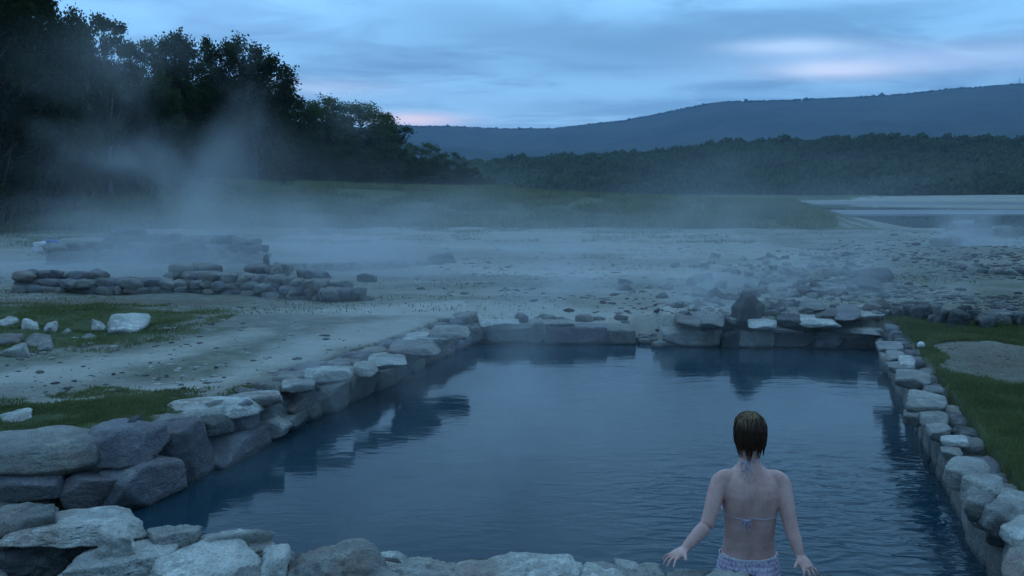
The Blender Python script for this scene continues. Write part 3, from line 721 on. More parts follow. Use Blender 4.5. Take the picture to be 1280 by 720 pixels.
rubble('gravel', ['pale pebbles scattered over the left silt flat', 'dark pebbles scattered over the left silt flat'], 1200, pick_px(-80, 620, 270, 500, .006, .06, .6), 0, 0, [M_pale, M_dark])
rubble('gravel', ['small pale chips in the dirt path at the right', 'small dark chips in the dirt path at the right'], 500, pick_px(1130, 1320, 418, 485, .006, .022), 0, 0, [M_stone, M_dark])

# ------------------------------------------------------------------ grass
def blades(name, label, n, pick, hmin, hmax, width, mat, lean=1.3, cat='grass'):
    X = []; 
    while len(X) < n:
        p = pick(n)
        X += p
    P = np.array(X[:n]); n = len(P); z = height(P[:, 0], P[:, 1]) - .01
    hh = rng.uniform(hmin, hmax, n); a = rng.uniform(0, 6.28, n); w = width * rng.uniform(.6, 1.3, n)
    la = rng.uniform(0, 6.28, n); ln = hh * rng.uniform(0, lean, n)
    b = np.stack([P[:, 0], P[:, 1], z], 1); dx = np.stack([np.cos(a) * w, np.sin(a) * w, np.zeros(n)], 1)
    lv = np.stack([np.cos(la) * ln, np.sin(la) * ln, hh], 1); mid = b + lv * np.array([.35, .35, .6])
    V = np.stack([b - dx, b + dx, mid + dx * .7, mid - dx * .7, b + lv], 1).reshape(-1, 3)
    i = np.arange(n)[:, None] * 5
    Fq = np.concatenate([i + np.array([[0, 1, 2]]), i + np.array([[0, 2, 3]]), i + np.array([[3, 2, 4]])])
    o = mesh_obj(name, np_mesh(name, V, Fq, False), mat); return tag(o, label, cat, kind='stuff')
def pick_mask(poly, bounds, thresh=.2, c0=-.35):
    def f(n):
        x = rng.uniform(bounds[0], bounds[1], n); y = rng.uniform(bounds[2], bounds[3], n)
        d = sdist(poly, x, y) + .35 * fbm(x * 1.5, y * 1.5, seed=50); pdx = sdist(POOL, x, y)
        cl = fbm(x * 3, y * 3, seed=77)
        k = (d < thresh) & (pdx > .13 + .12 * (fbm(x * 4, y * 4, seed=78) > 0)) & (cl > c0 + rng.uniform(-.3, .3, n))
        return list(zip(x[k], y[k]))
    return f
def bnd(poly): a = np.array(poly); return (a[:, 0].min() - .3, a[:, 0].max() + .3, max(a[:, 1].min() - .3, 2.5), a[:, 1].max() + .3)
blades('grass', 'short green grass on the bank behind the right wall', 110000, pick_mask(GRASS[2], bnd(GRASS[2]), .2, -.22), .025, .075, .0028, M_grass)
blades('grass', 'mossy green grass behind the big blocks of the left wall', 40000, pick_mask(GRASS[0], bnd(GRASS[0]), .3, .0), .012, .045, .003, M_grass)
blades('grass', 'thin grass around the rocks at the far left', 30000, pick_mask(GRASS[1], bnd(GRASS[1]), .5, .05), .015, .05, .004, M_grass)
def pick_near(n):
    x = rng.uniform(-3.2, -1.6, n); y = rng.uniform(2.6, 4.6, n); k = sdist(NEARLOW, x, y) < -.05
    return list(zip(x[k], y[k]))
blades('grass', 'dark grass tufts below the boulders in the bottom left corner', 9000, pick_near, .04, .14, .003, M_grass)
def pick_bank(rmin, rmax, p0, p1, clump=.0, sc=.25, fade=70):
    def f(n):
        px = rng.uniform(p0, p1, n); px = px[px < p1 - rng.exponential(fade, n)]; n = len(px); r = rng.uniform(rmin, rmax, n); a = np.arctan((px - 640) / F)
        x, y = r * np.sin(a), r * np.cos(a); k = fbm(x * sc, y * sc, seed=91) > clump
        return list(zip(x[k], y[k]))
    return f
blades('bank_herbs', 'tall weeds along the green bank in front of the trees', 100000, pick_bank(47, 74, -120, 1045, -.12, .35), .12, .50, .045, M_reed, cat='weeds')
blades('bank_herbs', 'pale reed fringe at the right end of the green bank', 12000, pick_bank(54, 70, 880, 1050, -.4), .15, .5, .02, M_reed, .25, cat='reeds')
blades('bank_herbs', 'sparse tufts at the foot of the green bank', 16000, pick_bank(32, 50, -100, 1000, .18, .5), .04, .14, .012, M_reed, cat='weeds')

blades('flat_weeds', 'sparse weeds and mossy tufts growing through the silt flat', 26000, pick_bank(13, 48, -160, 1300, .16, .7), .015, .06, .008, M_reed, .8, cat='weeds')
# ------------------------------------------------------------------ trees
def tube(path, radii, seg=6):
    V = []; Fq = []
    for i, (p, r) in enumerate(zip(path, radii)):
        d = (path[min(i + 1, len(path) - 1)] - path[max(i - 1, 0)]).normalized(); u = d.orthogonal().normalized(); v = d.cross(u)
        for k in range(seg):
            a = 6.2832 * k / seg; V.append(p + (u * math.cos(a) + v * math.sin(a)) * r)
    for i in range(len(path) - 1):
        for k in range(seg):
            k2 = (k + 1) % seg; Fq.append((i * seg + k, i * seg + k2, (i + 1) * seg + k2, (i + 1) * seg + k))
    return V, Fq
def tree_proto(seed, kind):
    """normalised tree 10 m tall: (trunk mesh, crown mesh)"""
    r = random.Random(seed); nr = np.random.default_rng(seed)
    V, Fq = [], []
    def add(path, rad, seg=6):
        v, f = tube(path, rad, seg); o = len(V); V.extend(v); Fq.extend([tuple(i + o for i in q) for q in f])
    slim = kind == 'birch'
    H = 8.6 if slim else 7.2
    tp = [Vector((math.sin(i * 1.3 + seed) * .12 * i / 6, math.cos(i * 1.7 + seed) * .12 * i / 6, H * i / 7)) for i in range(8)]
    add(tp, [.17 - .02 * i for i in range(8)], 8)
    clumps = []
    W_ = {'birch': 1.35, 'broad': 2.5, 'oval': 1.9, 'bush': 3.6}[kind]
    lo = {'birch': 3.2, 'broad': 1.6, 'oval': 1.4, 'bush': .3}[kind]
    nl = {'birch': 34, 'broad': 60, 'oval': 52, 'bush': 46}[kind]
    for i in range(nl):
        t = (i + .5) / nl; z = lo + (9.5 - lo) * t
        zc_ = .52 if kind != 'bush' else .2; q_ = (t - zc_) / (1.06 - zc_) if t > zc_ else (zc_ - t) / (zc_ + .35)
        prof = max(.08, 1 - q_ ** 2.2) ** .5
        a = i * 2.4 + r.uniform(-.4, .4); rad = W_ * prof * math.sqrt(r.uniform(.05, 1.0))
        c = Vector((math.cos(a) * rad, math.sin(a) * rad, z + r.uniform(-.5, .35)))
        clumps.append((c, r.uniform(.55, 1.0) * (1.1 if kind != 'birch' else .75)))
        s_ = tp[min(7, int(max(0, (z - 1.2)) / H * 7))]
        mid = s_.lerp(c, .5) + Vector((0, 0, -.15)); add([s_, mid, c], [.06, .035, .012], 4)
    me_t = np_mesh('trunk', [v[:] for v in V], Fq)
    C_, N_ = [], []
    per = {'birch': 260, 'broad': 300, 'oval': 300, 'bush': 250}[kind]
    for c, s_ in clumps:
        d = nr.normal(0, 1, (per, 3)); d /= np.linalg.norm(d, axis=1)[:, None]
        q = d * (nr.uniform(0, 1, (per, 1)) ** .45) * s_ * np.array([1, 1, .8])
        # sub-twigs give ragged outline
        tw = nr.normal(0, 1, (14, 3)); tw /= np.linalg.norm(tw, axis=1)[:, None]; idx = nr.integers(0, 14, per)
        q = q * .55 + tw[idx] * s_ * nr.uniform(.2, 1.1, (per, 1)) * .68 + nr.normal(0, .07, (per, 3))
        C_.append(q + np.array(c[:]))
    C_ = np.concatenate(C_); n = len(C_)
    u = nr.normal(0, 1, (n, 3)); u /= np.linalg.norm(u, axis=1)[:, None]; w = nr.normal(0, 1, (n, 3)); v = np.cross(u, w); v /= np.linalg.norm(v, axis=1)[:, None]
    s_ = nr.uniform(.055, .115, (n, 1)) * (1.0 if slim else 1.1)
    Vv = np.stack([C_ - u * s_, C_ + v * s_ * .6, C_ + u * s_, C_ - v * s_ * .6], 1).reshape(-1, 3)
    Ff = np.arange(n * 4).reshape(-1, 4)
    me_c = np_mesh('crown', Vv, Ff, False)
    me_t.materials.append(M_birch if slim else M_bark); me_c.materials.append(M_leafB if slim else M_leafA)
    return me_t, me_c
PROT = {k: [tree_proto(s, k) for s in ss] for k, ss in (('birch', (1, 2, 3)), ('broad', (4, 5, 6)), ('oval', (7, 8, 9)), ('bush', (10, 11)))}
PALE_CROWNS = {}
for k in ('oval', 'broad', 'bush'):
    PALE_CROWNS[k] = []
    for t_, c_ in PROT[k]:
        c2 = c_.copy(); c2.materials.clear(); c2.materials.append(M_leafB); PALE_CROWNS[k].append((t_, c2))
def tree(px, topy, halfw, dist, kind, label, group, var=0, name='tree', pale=False, cat='tree'):
    a = math.atan((px - 640) / F); x, y = dist * math.sin(a), dist * math.cos(a); z = hgt(x, y) - .1
    top = AT(px, topy, y).z; h = max(1.0, top - z); sc = h / 10.1
    w0 = {'birch': 2.1, 'broad': 3.1, 'oval': 2.5, 'bush': 4.3}[kind]
    sw = halfw * 1.25 * y / F / w0
    e = empty(name, (x, y, z), rng.uniform(0, 6.28)); tag(e, label, cat, group)
    src = (PALE_CROWNS if pale and kind != 'birch' else PROT)[kind]; t_, c_ = src[var % len(src)]
    for nm, me in (('trunk', t_), ('crown', c_)):
        o = bpy.data.objects.new(nm, me); link(o, e); o.scale = (sw, sw, sc)
gt = 'trees of the wood on the left bank'
T = [(-110, -160, 95, 50, 'broad', 'huge dark tree rising out of the frame at the far left edge', 0, False),
     (0, -130, 85, 48, 'oval', 'tallest black tree against the left edge, top cut by the frame', 0, False),
     (52, -60, 52, 52, 'broad', 'dark tree whose ragged right side meets open sky at top left', 1, False),
     (98, 12, 30, 60, 'oval', 'thin-topped dark tree between the black giant and the airy birch', 1, False),
     (142, 5, 34, 58, 'birch', 'airy pale birch with sky showing through its top, upper left', 0, True),
     (118, 20, 26, 57, 'birch', 'slim birch with a pale double trunk inside the wood, upper left', 1, True),
     (186, 38, 34, 62, 'birch', 'birch with a loose leaning crown, next right of the airy birch', 2, True),
     (228, 31, 38, 66, 'oval', 'round-headed tree forming the first bump right of the birches', 2, False),
     (282, 44, 32, 72, 'broad', 'feathery-topped tree, left one of the twin crests mid wood', 0, False),
     (322, 49, 38, 74, 'broad', 'bulky tree, right one of the twin crests, with a steep right side', 2, False),
     (348, 88, 26, 80, 'oval', 'dark shoulder tree where the skyline drops steeply to the right', 0, False),
     (374, 120, 24, 88, 'broad', 'low dark tree at the foot of the steep skyline drop', 1, False),
     (408, 120, 26, 98, 'oval', 'small feathery crest just right of the skyline drop', 1, True),
     (452, 126, 36, 104, 'broad', 'wide pale green tree with a ragged dome, centre left skyline', 1, True),
     (486, 152, 26, 110, 'oval', 'dark narrow tree leaning off the ragged dome towards the glow', 2, False),
     (528, 176, 28, 125, 'bush', 'rounded pale tree below the pink glow on the horizon', 0, True),
     (560, 190, 28, 128, 'bush', 'rounded dark tree right of the one below the glow', 1, False),
     (588, 208, 20, 130, 'bush', 'low round tree sloping down at the right end of the wood', 0, False),
     (610, 221, 15, 132, 'bush', 'last little round bush at the right tip of the wood', 1, False),
     (650, 231, 9, 110, 'bush', 'lone small dark bush standing apart right of the wood', 0, False)]
for i, (px, ty, hw, d, k, lab, v, pl) in enumerate(T):
    tree(px, ty, hw * (1.3 if 9 <= i < 16 else 1), d, k, lab, gt, v, name='birch_tree' if k == 'birch' else ('bush' if hw < 16 else 'tree'), pale=pl, cat='bush' if hw < 16 else 'tree')
# understorey and inner trees that close the wood
gi = 'understorey of the left wood'; k = 0
for px in np.arange(-200, 615, 17):
    sky = np.interp(px, [-200, 60, 100, 240, 330, 370, 460, 500, 560, 615], [-150, -80, 25, 50, 75, 125, 140, 175, 200, 226])
    for dep in (0, 1):
        topy = sky + (240 - sky) * rng.uniform(.12, .35) + (dep == 0) * (240 - sky) * rng.uniform(.1, .35)
        d0 = np.interp(px, [-200, 200, 400, 600], [50, 62, 92, 128]) + (7 if dep else -3) + rng.uniform(-2, 2)
        tree(px + rng.uniform(-8, 8), topy, rng.uniform(22, 36) if px < 450 else rng.uniform(16, 24), d0, ['broad', 'bush'][(k + dep) % 2], 'shadowy dark tree massed inside the left wood, below its skyline', gi, k, pale=rng.uniform() < .25); k += 1

# ------------------------------------------------------------------ far hills
def ridge(name, label, prof, d0, d1, zbase, mat, rough_amp, seed, n=260, tail=.45):
    """hill: rises from distance d0 to a crest at d1 whose outline is given in bearing"""
    az = np.linspace(math.atan((-1500 - 640) / F), math.atan((2800 - 640) / F), n); t = np.concatenate([np.linspace(0, 1, 40), np.linspace(1.05, 2, 14)])
    A_, T_ = np.meshgrid(az, t); px = 640 + F * np.tan(A_)
    yy = np.interp(px, [p[0] for p in prof], [p[1] for p in prof]); r = d0 + (d1 - d0) * np.minimum(T_, 1) + np.maximum(T_ - 1, 0) * (d1 - d0) * tail
    Yc = d1 * np.cos(A_); hc = (HORIZON - yy) / F * Yc + CAMZ
    s = np.where(T_ <= 1, np.minimum(T_, 1) ** 1.15 * (.93 + .07 * T_), np.cos(np.clip(T_ - 1, 0, 1) * math.pi / 2))
    X, Y = r * np.sin(A_), r * np.cos(A_)
    z = zbase + (hc - zbase) * s + rough_amp * fbm(X / d1 * 9, Y / d1 * 9, seed=seed) * np.sin(np.minimum(T_, 1) * math.pi) 
    z = z + rough_amp * .12 * fbm(X / d1 * 90, Y / d1 * 90, seed=seed + 3, octv=3) * (T_ > .02)
    nn = len(az); i = np.arange(len(t) - 1)[:, None] * nn; j = np.arange(nn - 1)[None, :]
    f = np.stack([i + j, i + j + 1, i + nn + j + 1, i + nn + j], -1).reshape(-1, 4)
    o = mesh_obj(name, np_mesh(name, np.stack([X.ravel(), Y.ravel(), z.ravel()], 1), f), mat); tag(o, label, 'hill', kind='structure'); return X, Y, z
def hill_mat(name, a, b, sc):
    m, g, o = new_mat(name); geo = g.n('ShaderNodeNewGeometry'); pos = geo.outputs['Position']
    n = g.noise(pos, sc, 8, .65); n2 = g.noise(pos, sc * .12, 4, .6)
    col = g.mix(g.ramp(n, [(.4, 0), (.6, 1)]), a, b); col = g.mix(g.math('MULTIPLY', g.ramp(n2, [(.5, 0), (.65, 1)]), .5), col, tuple(v * 1.35 for v in b))
    principled(g, o, col, .95, .1, n, 1.0, 6.0); return m
M_hill = hill_mat('wooded_slope', (.03, .045, .03), (.06, .075, .045), .12)
M_mount = hill_mat('mountain_slope', (.035, .045, .04), (.06, .07, .055), .012)
HP = [(-1500, 196), (300, 210), (590, 212), (660, 206), (760, 203), (830, 200), (880, 190), (950, 185), (1100, 182), (1280, 184), (1600, 178), (2800, 160)]
hx, hy, hz = ridge('forested_hill', 'dark wooded hill across the reservoir', HP, 492, 760, .5, M_hill, 7, 5)
MP = [(-1500, 150), (0, 168), (300, 160), (500, 160), (560, 160), (625, 163), (690, 163), (740, 157), (780, 153), (830, 143), (880, 133), (905, 130), (960, 129), (1060, 125), (1110, 122), (1180, 115), (1280, 108), (1500, 96), (2000, 120), (2800, 150)]
mx_, my_, mz_ = ridge('mountain', 'long blue mountain ridge on the skyline', MP, 1900, 4200, 0, M_mount, 60, 9, n=420)

def blob_forest(name, label, X, Y, Z, n, size, mat, rows, leaves):
    V = []; pr = []
    nr = np.random.default_rng(33)
    for k_ in range(6):
        d = nr.normal(0, 1, (leaves, 3)); d /= np.linalg.norm(d, axis=1)[:, None]; d[:, 2] = np.abs(d[:, 2]) * 1.1 - .15
        c = d * nr.uniform(.72, 1.08, (leaves, 1)) * (1 + .22 * fbm(d[:, 0] * 2 + k_, d[:, 1] * 2, d[:, 2] * 2, seed=k_))[:, None]
        u = nr.normal(0, 1, (leaves, 3)); u /= np.linalg.norm(u, axis=1)[:, None]; v = np.cross(u, d + nr.normal(0, .5, (leaves, 3))); v /= np.linalg.norm(v, axis=1)[:, None]
        s_ = nr.uniform(.12, .26, (leaves, 1)); pr.append(np.stack([c - u * s_, c + v * s_, c + u * s_, c - v * s_], 1).reshape(-1, 3))
    az_lo, az_hi = math.atan((380 - 640) / F), math.atan((1500 - 640) / F)
    out = []
    azg = np.arctan2(X[0], Y[0]); 
    for i in range(n):
        a = rng.uniform(az_lo, az_hi); t = rng.uniform(0, 1.12) ** 1.0; row = t * 39 if t <= 1 else 39 + (t - 1) * 16
        jj = np.clip(np.searchsorted(azg, a), 1, X.shape[1] - 1); r0 = int(min(row, X.shape[0] - 2)); fr = row - r0
        x = X[r0, jj] * (1 - fr) + X[r0 + 1, jj] * fr; y = Y[r0, jj] * (1 - fr) + Y[r0 + 1, jj] * fr; z = Z[r0, jj] * (1 - fr) + Z[r0 + 1, jj] * fr
        rad = math.hypot(x, y); x, y = rad * math.sin(a), rad * math.cos(a)
        s_ = size * rng.uniform(.55, 1.25); out.append(pr[rng.integers(6)] * np.array([s_, s_, s_ * rng.uniform(.9, 1.5)]) + np.array([x, y, z + s_ * .25]))
    V = np.concatenate(out); me = np_mesh(name, V, np.arange(len(V)).reshape(-1, 4), False)
    o = mesh_obj(name, me, mat); return tag(o, label, 'forest', kind='stuff')
blob_forest('forest', 'dense dark woodland covering the hill across the water', hx, hy, hz, 3300, 5.2, M_forest, 39, 110)
def ridge_trees():
    V = []; a0, a1 = math.atan((470 - 640) / F), math.atan((1400 - 640) / F)
    for i in range(1600):
        a = rng.uniform(a0, a1); px = 640 + F * math.tan(a); yy = np.interp(px, [p[0] for p in MP], [p[1] for p in MP]); Yc = 4200 * math.cos(a); z = (HORIZON - yy) / F * Yc + CAMZ
        s_ = rng.uniform(3, 7) * (1 if rng.uniform() < .9 else 1.7); c = np.array([4190 * math.sin(a), 4190 * math.cos(a), z - s_ * .2])
        d = rng.normal(0, 1, (14, 3)); d /= np.linalg.norm(d, axis=1)[:, None]; u = rng.normal(0, 1, (14, 3)); v = np.cross(u, d)
        u *= .3; v *= .3; p = d * .7; V.append((np.stack([p - u, p + v, p + u, p - v], 1).reshape(-1, 3)) * s_ + c)
    V = np.concatenate(V); o = mesh_obj('forest', np_mesh('forest', V, np.arange(len(V)).reshape(-1, 4), False), M_mount); tag(o, 'fringe of trees along the crest of the blue mountain', 'forest', kind='stuff')
ridge_trees()
M_metal = simple('galvanised', (.25, .26, .28), .6)
def mast():
    p = AT(1274, 108, 4150); e = empty('radio_mast', (p.x, p.y, p.z - 6)); tag(e, 'thin radio mast on the mountain crest at the right edge', 'mast')
    V, Fq = tube([Vector((0, 0, 0)), Vector((0, 0, 38))], [2.0, 1.2], 6); mesh_obj('pole', np_mesh('pole', [v[:] for v in V], Fq), M_metal, e)
    V, Fq = tube([Vector((0, 0, 38)), Vector((0, 0, 52))], [.8, .4], 5); mesh_obj('antenna', np_mesh('antenna', [v[:] for v in V], Fq), M_metal, e)
mast()
def clearing():      # pale quarry track on the mountain flank
    V = []; 
    for i in range(30):
        px = 1178 + i * 2.5; py = 138 + 1.5 * math.sin(i * .5)
        a = math.atan((px - 640) / F); az = np.arctan2(mx_[0], my_[0]); jj = np.searchsorted(az, a)
        rr2 = np.hypot(mx_[:40, jj], my_[:40, jj]); zz = mz_[:40, jj]; py += .8 * vnoise(np.array([i * .9]), np.array([0.]))[0]; pyy = HORIZON - (zz - CAMZ) / (rr2 * math.cos(a)) * F
        i0 = int(np.argmin(np.abs(pyy - py))); i1 = min(i0 + 1, 39); r_ = rr2[i0]
        for dr_ in (-7, 7):
            V.append(((r_ + dr_) * math.sin(a), (r_ + dr_) * math.cos(a), np.interp(r_ + dr_, rr2, zz) + 5))
    Fq = [(2 * i, 2 * i + 1, 2 * i + 3, 2 * i + 2) for i in range(29)]
    tag(mesh_obj('track', np_mesh('track', V, Fq), simple('bare_earth', (.13, .13, .12), .95, sc=.05)), 'faint pale track across the mountain flank at the right', 'track', kind='structure')
clearing()

# ------------------------------------------------------------------ small things
M_white = simple('white_plastic', (.78, .78, .78), .5, (.70, .70, .72), 20, .1)
M_blueb = simple('blue_fabric', (.05, .14, .42), .6, (.10, .25, .55), 10)
def ball():
    q = G(1151, 436, .4); z = hgt(q.x, q.y); V, Fc = ico(4); e = mesh_obj('ball', np_mesh('ball', V * .042, Fc), M_white, None, (q.x, q.y, z + .044)); tag(e, 'small white ball lying in the grass by the right corner', 'ball')
ball()
def bag():
    q = G(60, 318, .4); z = hgt(q.x, q.y); e = empty('bag', (q.x, q.y, z)); tag(e, 'crumpled blue and white bag left on the silt at the far left', 'bag')
    V, Fc = rock_verts((.30, .22, .20), 77, 4, boxy=.4, rough=.22, detail=5); mesh_obj('white_sheet', np_mesh('sheet', V, Fc), M_white, e, (-.12, 0, .17))
    V, Fc = rock_verts((.20, .18, .19), 78, 4, boxy=.4, rough=.2, detail=5); mesh_obj('blue_pouch', np_mesh('pouch', V, Fc), M_blueb, e, (.22, -.02, .22))
bag()
# ------------------------------------------------------------------ the bather
def skin_material():
    m, g, o = new_mat('skin'); geo = g.n('ShaderNodeNewGeometry'); pos = geo.outputs['Position']
    n = g.noise(pos, 14, 5, .6); n2 = g.noise(pos, 90, 4, .6)
    col = g.mix(g.ramp(n, [(.35, 0), (.65, 1)]), (.68, .37, .32), (.82, .50, .44))
    col = g.mix(g.math('MULTIPLY', g.ramp(n2, [(.4, 1), (.55, 0)]), .14), col, (.30, .17, .14))
    principled(g, o, col, .42, .4, n2, .12, .003, Subsurface_Weight=.12, Subsurface_Scale=.02); return m
M_skin = skin_material()
M_hair = simple('wet_brown_hair', (.075, .036, .020), .40, (.035, .018, .010), 30, .2)
M_hair2 = simple('golden_brown_hair', (.30, .195, .095), .45, (.15, .09, .045), 30, .2)
def knit():
    m, g, o = new_mat('bikini_knit'); tc = g.n('ShaderNodeTexCoord'); ob = tc.outputs['Object']
    sp = g.n('ShaderNodeSeparateXYZ'); g.l(ob, sp.inputs[0])
    w = g.math('FRACT', g.math('MULTIPLY', sp.outputs[2], 38.0)); st = g.maprange(g.math('ABSOLUTE', g.math('SUBTRACT', w, .5)), .18, .3, 0, 1)
    n = g.noise(g.mapping(ob, scale=(1, 1, .5)), 85, 2, .5)
    col = g.mix(st, (.66, .52, .68), (.82, .72, .80)); col = g.mix(g.math('MULTIPLY', g.ramp(n, [(.52, 0), (.6, 1)]), .7), col, (.30, .26, .46))
    principled(g, o, col, .8, .2, g.math('ADD', n, st), .4, .004); return m
M_knit = knit()
M_cord = simple('lilac_cord', (.42, .38, .52), .7, (.66, .62, .72), 60)

PY = 4.74
PX = AT(937, 640, PY).x
def gauss(x, c, w): return math.exp(-((x - c) / w) ** 2)
def ring(cx, cy, z, a, b, seg=40, back=None, sq=2.35):
    out = []
    for k in range(seg):
        t = 2 * math.pi * k / seg; c, s = math.cos(t), math.sin(t)
        x = a * math.copysign(abs(c) ** (2 / sq), c); y = b * math.copysign(abs(s) ** (2 / sq), s)
        if back is not None: y -= back(x, z) * max(0, -s)
        out.append(Vector((cx + x, cy + y, z)))
    return out
def back_shape(x, z):
    v = -.018 * gauss(x, 0, .024) * (1 if z < .60 else .3)                       # spine furrow
    v += .017 * (gauss(x, -.07, .04) + gauss(x, .07, .04)) * gauss(z, .50, .07)   # shoulder blades
    v += .008 * (gauss(x, -.045, .03) + gauss(x, .045, .03)) * gauss(z, .30, .09) # long back muscles
    v += .050 * (gauss(x, -.075, .06) + gauss(x, .075, .06)) * gauss(z, .01, .085) - .028 * gauss(x, 0, .016) * gauss(z, -.01, .07)
    return v
TORSO = [(-.09, .165, .10, 0), (-.05, .172, .112, 0), (0, .174, .115, 0), (.05, .170, .112, 0), (.10, .162, .104, 0), (.15, .152, .096, -.002), (.20, .143, .090, -.004), (.25, .137, .086, -.006),
         (.30, .138, .088, -.008), (.35, .143, .093, -.006), (.40, .149, .098, -.003), (.45, .156, .102, 0), (.50, .160, .101, 0), (.54, .158, .096, .002), (.575, .150, .086, .006), (.605, .132, .074, .012),
         (.630, .100, .064, .018), (.650, .074, .056, .022), (.675, .058, .052, .026), (.71, .053, .053, .034), (.745, .054, .056, .042)]
def loft(bm, rings, cap=True):
    vs = [[bm.verts.new(p) for p in r] for r in rings]
    for a, b in zip(vs, vs[1:]):
        n = len(a)
        for k in range(n): bm.faces.new((a[k], a[(k + 1) % n], b[(k + 1) % n], b[k]))
    if cap: bm.faces.new(list(reversed(vs[0]))); bm.faces.new(vs[-1])
def limb(bm, pts, rads, seg=16, flat=None):
    """tapered limb through the joints, subdivided along a smooth curve"""
    P_, R_ = [], []
    n = len(pts)
    for i in range(n - 1):
        p0, p1, p2, p3 = pts[max(i - 1, 0)], pts[i], pts[i + 1], pts[min(i + 2, n - 1)]
        for s in range(5):
            t = s / 5
            P_.append(.5 * ((2 * p1) + (p2 - p0) * t + (2 * p0 - 5 * p1 + 4 * p2 - p3) * t * t + (3 * p1 - p0 - 3 * p2 + p3) * t ** 3))
            R_.append(rads[i] * (1 - t) + rads[i + 1] * t)
    P_.append(pts[-1]); R_.append(rads[-1])
    rings = []
    for i, (p, r) in enumerate(zip(P_, R_)):
        d = (P_[min(i + 1, len(P_) - 1)] - P_[max(i - 1, 0)]).normalized()
        if flat is not None: u = flat.cross(d).normalized(); v = d.cross(u).normalized(); ru, rv = r * 1.0, r * .55
        else: u = d.orthogonal().normalized(); v = d.cross(u); ru = rv = r
        rings.append([p + u * math.cos(6.28318 * k / seg) * ru + v * math.sin(6.28318 * k / seg) * rv for k in range(seg)])
    loft(bm, rings)
def ball_at(bm, c, r, sc=(1, 1, 1)):
    m = Matrix.Translation(c) @ Matrix.Diagonal((*[r * s for s in sc], 1)); bmesh.ops.create_uvsphere(bm, u_segments=20, v_segments=14, radius=1, matrix=m)
def remeshed(name, bm, voxel, smooth):
    me = bpy.data.meshes.new(name); bmesh.ops.recalc_face_normals(bm, faces=bm.faces[:]); bm.to_mesh(me); bm.free()
    o = bpy.data.objects.new('tmp', me); COL.objects.link(o)
    r = o.modifiers.new('r', 'REMESH'); r.mode = 'VOXEL'; r.voxel_size = voxel; r.use_smooth_shade = True
    s = o.modifiers.new('s', 'SMOOTH'); s.iterations = smooth; s.factor = .5
    dg = bpy.context.evaluated_depsgraph_get(); m2 = bpy.data.meshes.new_from_object(o.evaluated_get(dg)); m2.name = name
    bpy.data.objects.remove(o); bpy.data.meshes.remove(me); return m2
HC = Vector((-.002, .045, .830))      # head centre
def local(px, py, Y): p = AT(px, py, Y); return Vector((p.x - PX, p.y - PY, p.z))
def hand(bm, wrist, d, nrm, side, spread=.2, curl=.10):
    """palm, four fingers of unequal length and a thumb leaving the side of the palm"""
    d = d.normalized(); u = nrm.cross(d).normalized() * side; n = d.cross(u).normalized()
    if n.z < 0: n = -n
    pc = wrist + d * .045
    limb(bm, [wrist - d * .015, wrist + d * .01, wrist + d * .05, wrist + d * .088], [.024, .030, .040, .038], 18, n)
    for k, (off, L, r, sp) in enumerate(((-.029, .066, .0082, -.26), (-.010, .076, .0086, -.07), (.010, .070, .0083, .10), (.028, .054, .0074, .30))):
        b = wrist + d * (.082 - abs(off) * .2) + u * off; f = (d + u * sp * (1 + spread)).normalized()
        c1 = b + f * L * .42 + n * .006; c2 = b + f * L * .75 - n * curl * .06; c3 = b + f * L * .98 - n * curl * .16
        limb(bm, [b - f * .015, b, c1, c2, c3], [.0085, r * 1.1, r, r * .92, r * .72], 10)
    b = wrist + d * .025 - u * .028; f = (d * .75 - u * .85).normalized()
    limb(bm, [b - f * .01, b + f * .012, b + f * .038 - n * .004, b + f * .060 - n * .008], [.014, .0115, .0100, .0075], 10)
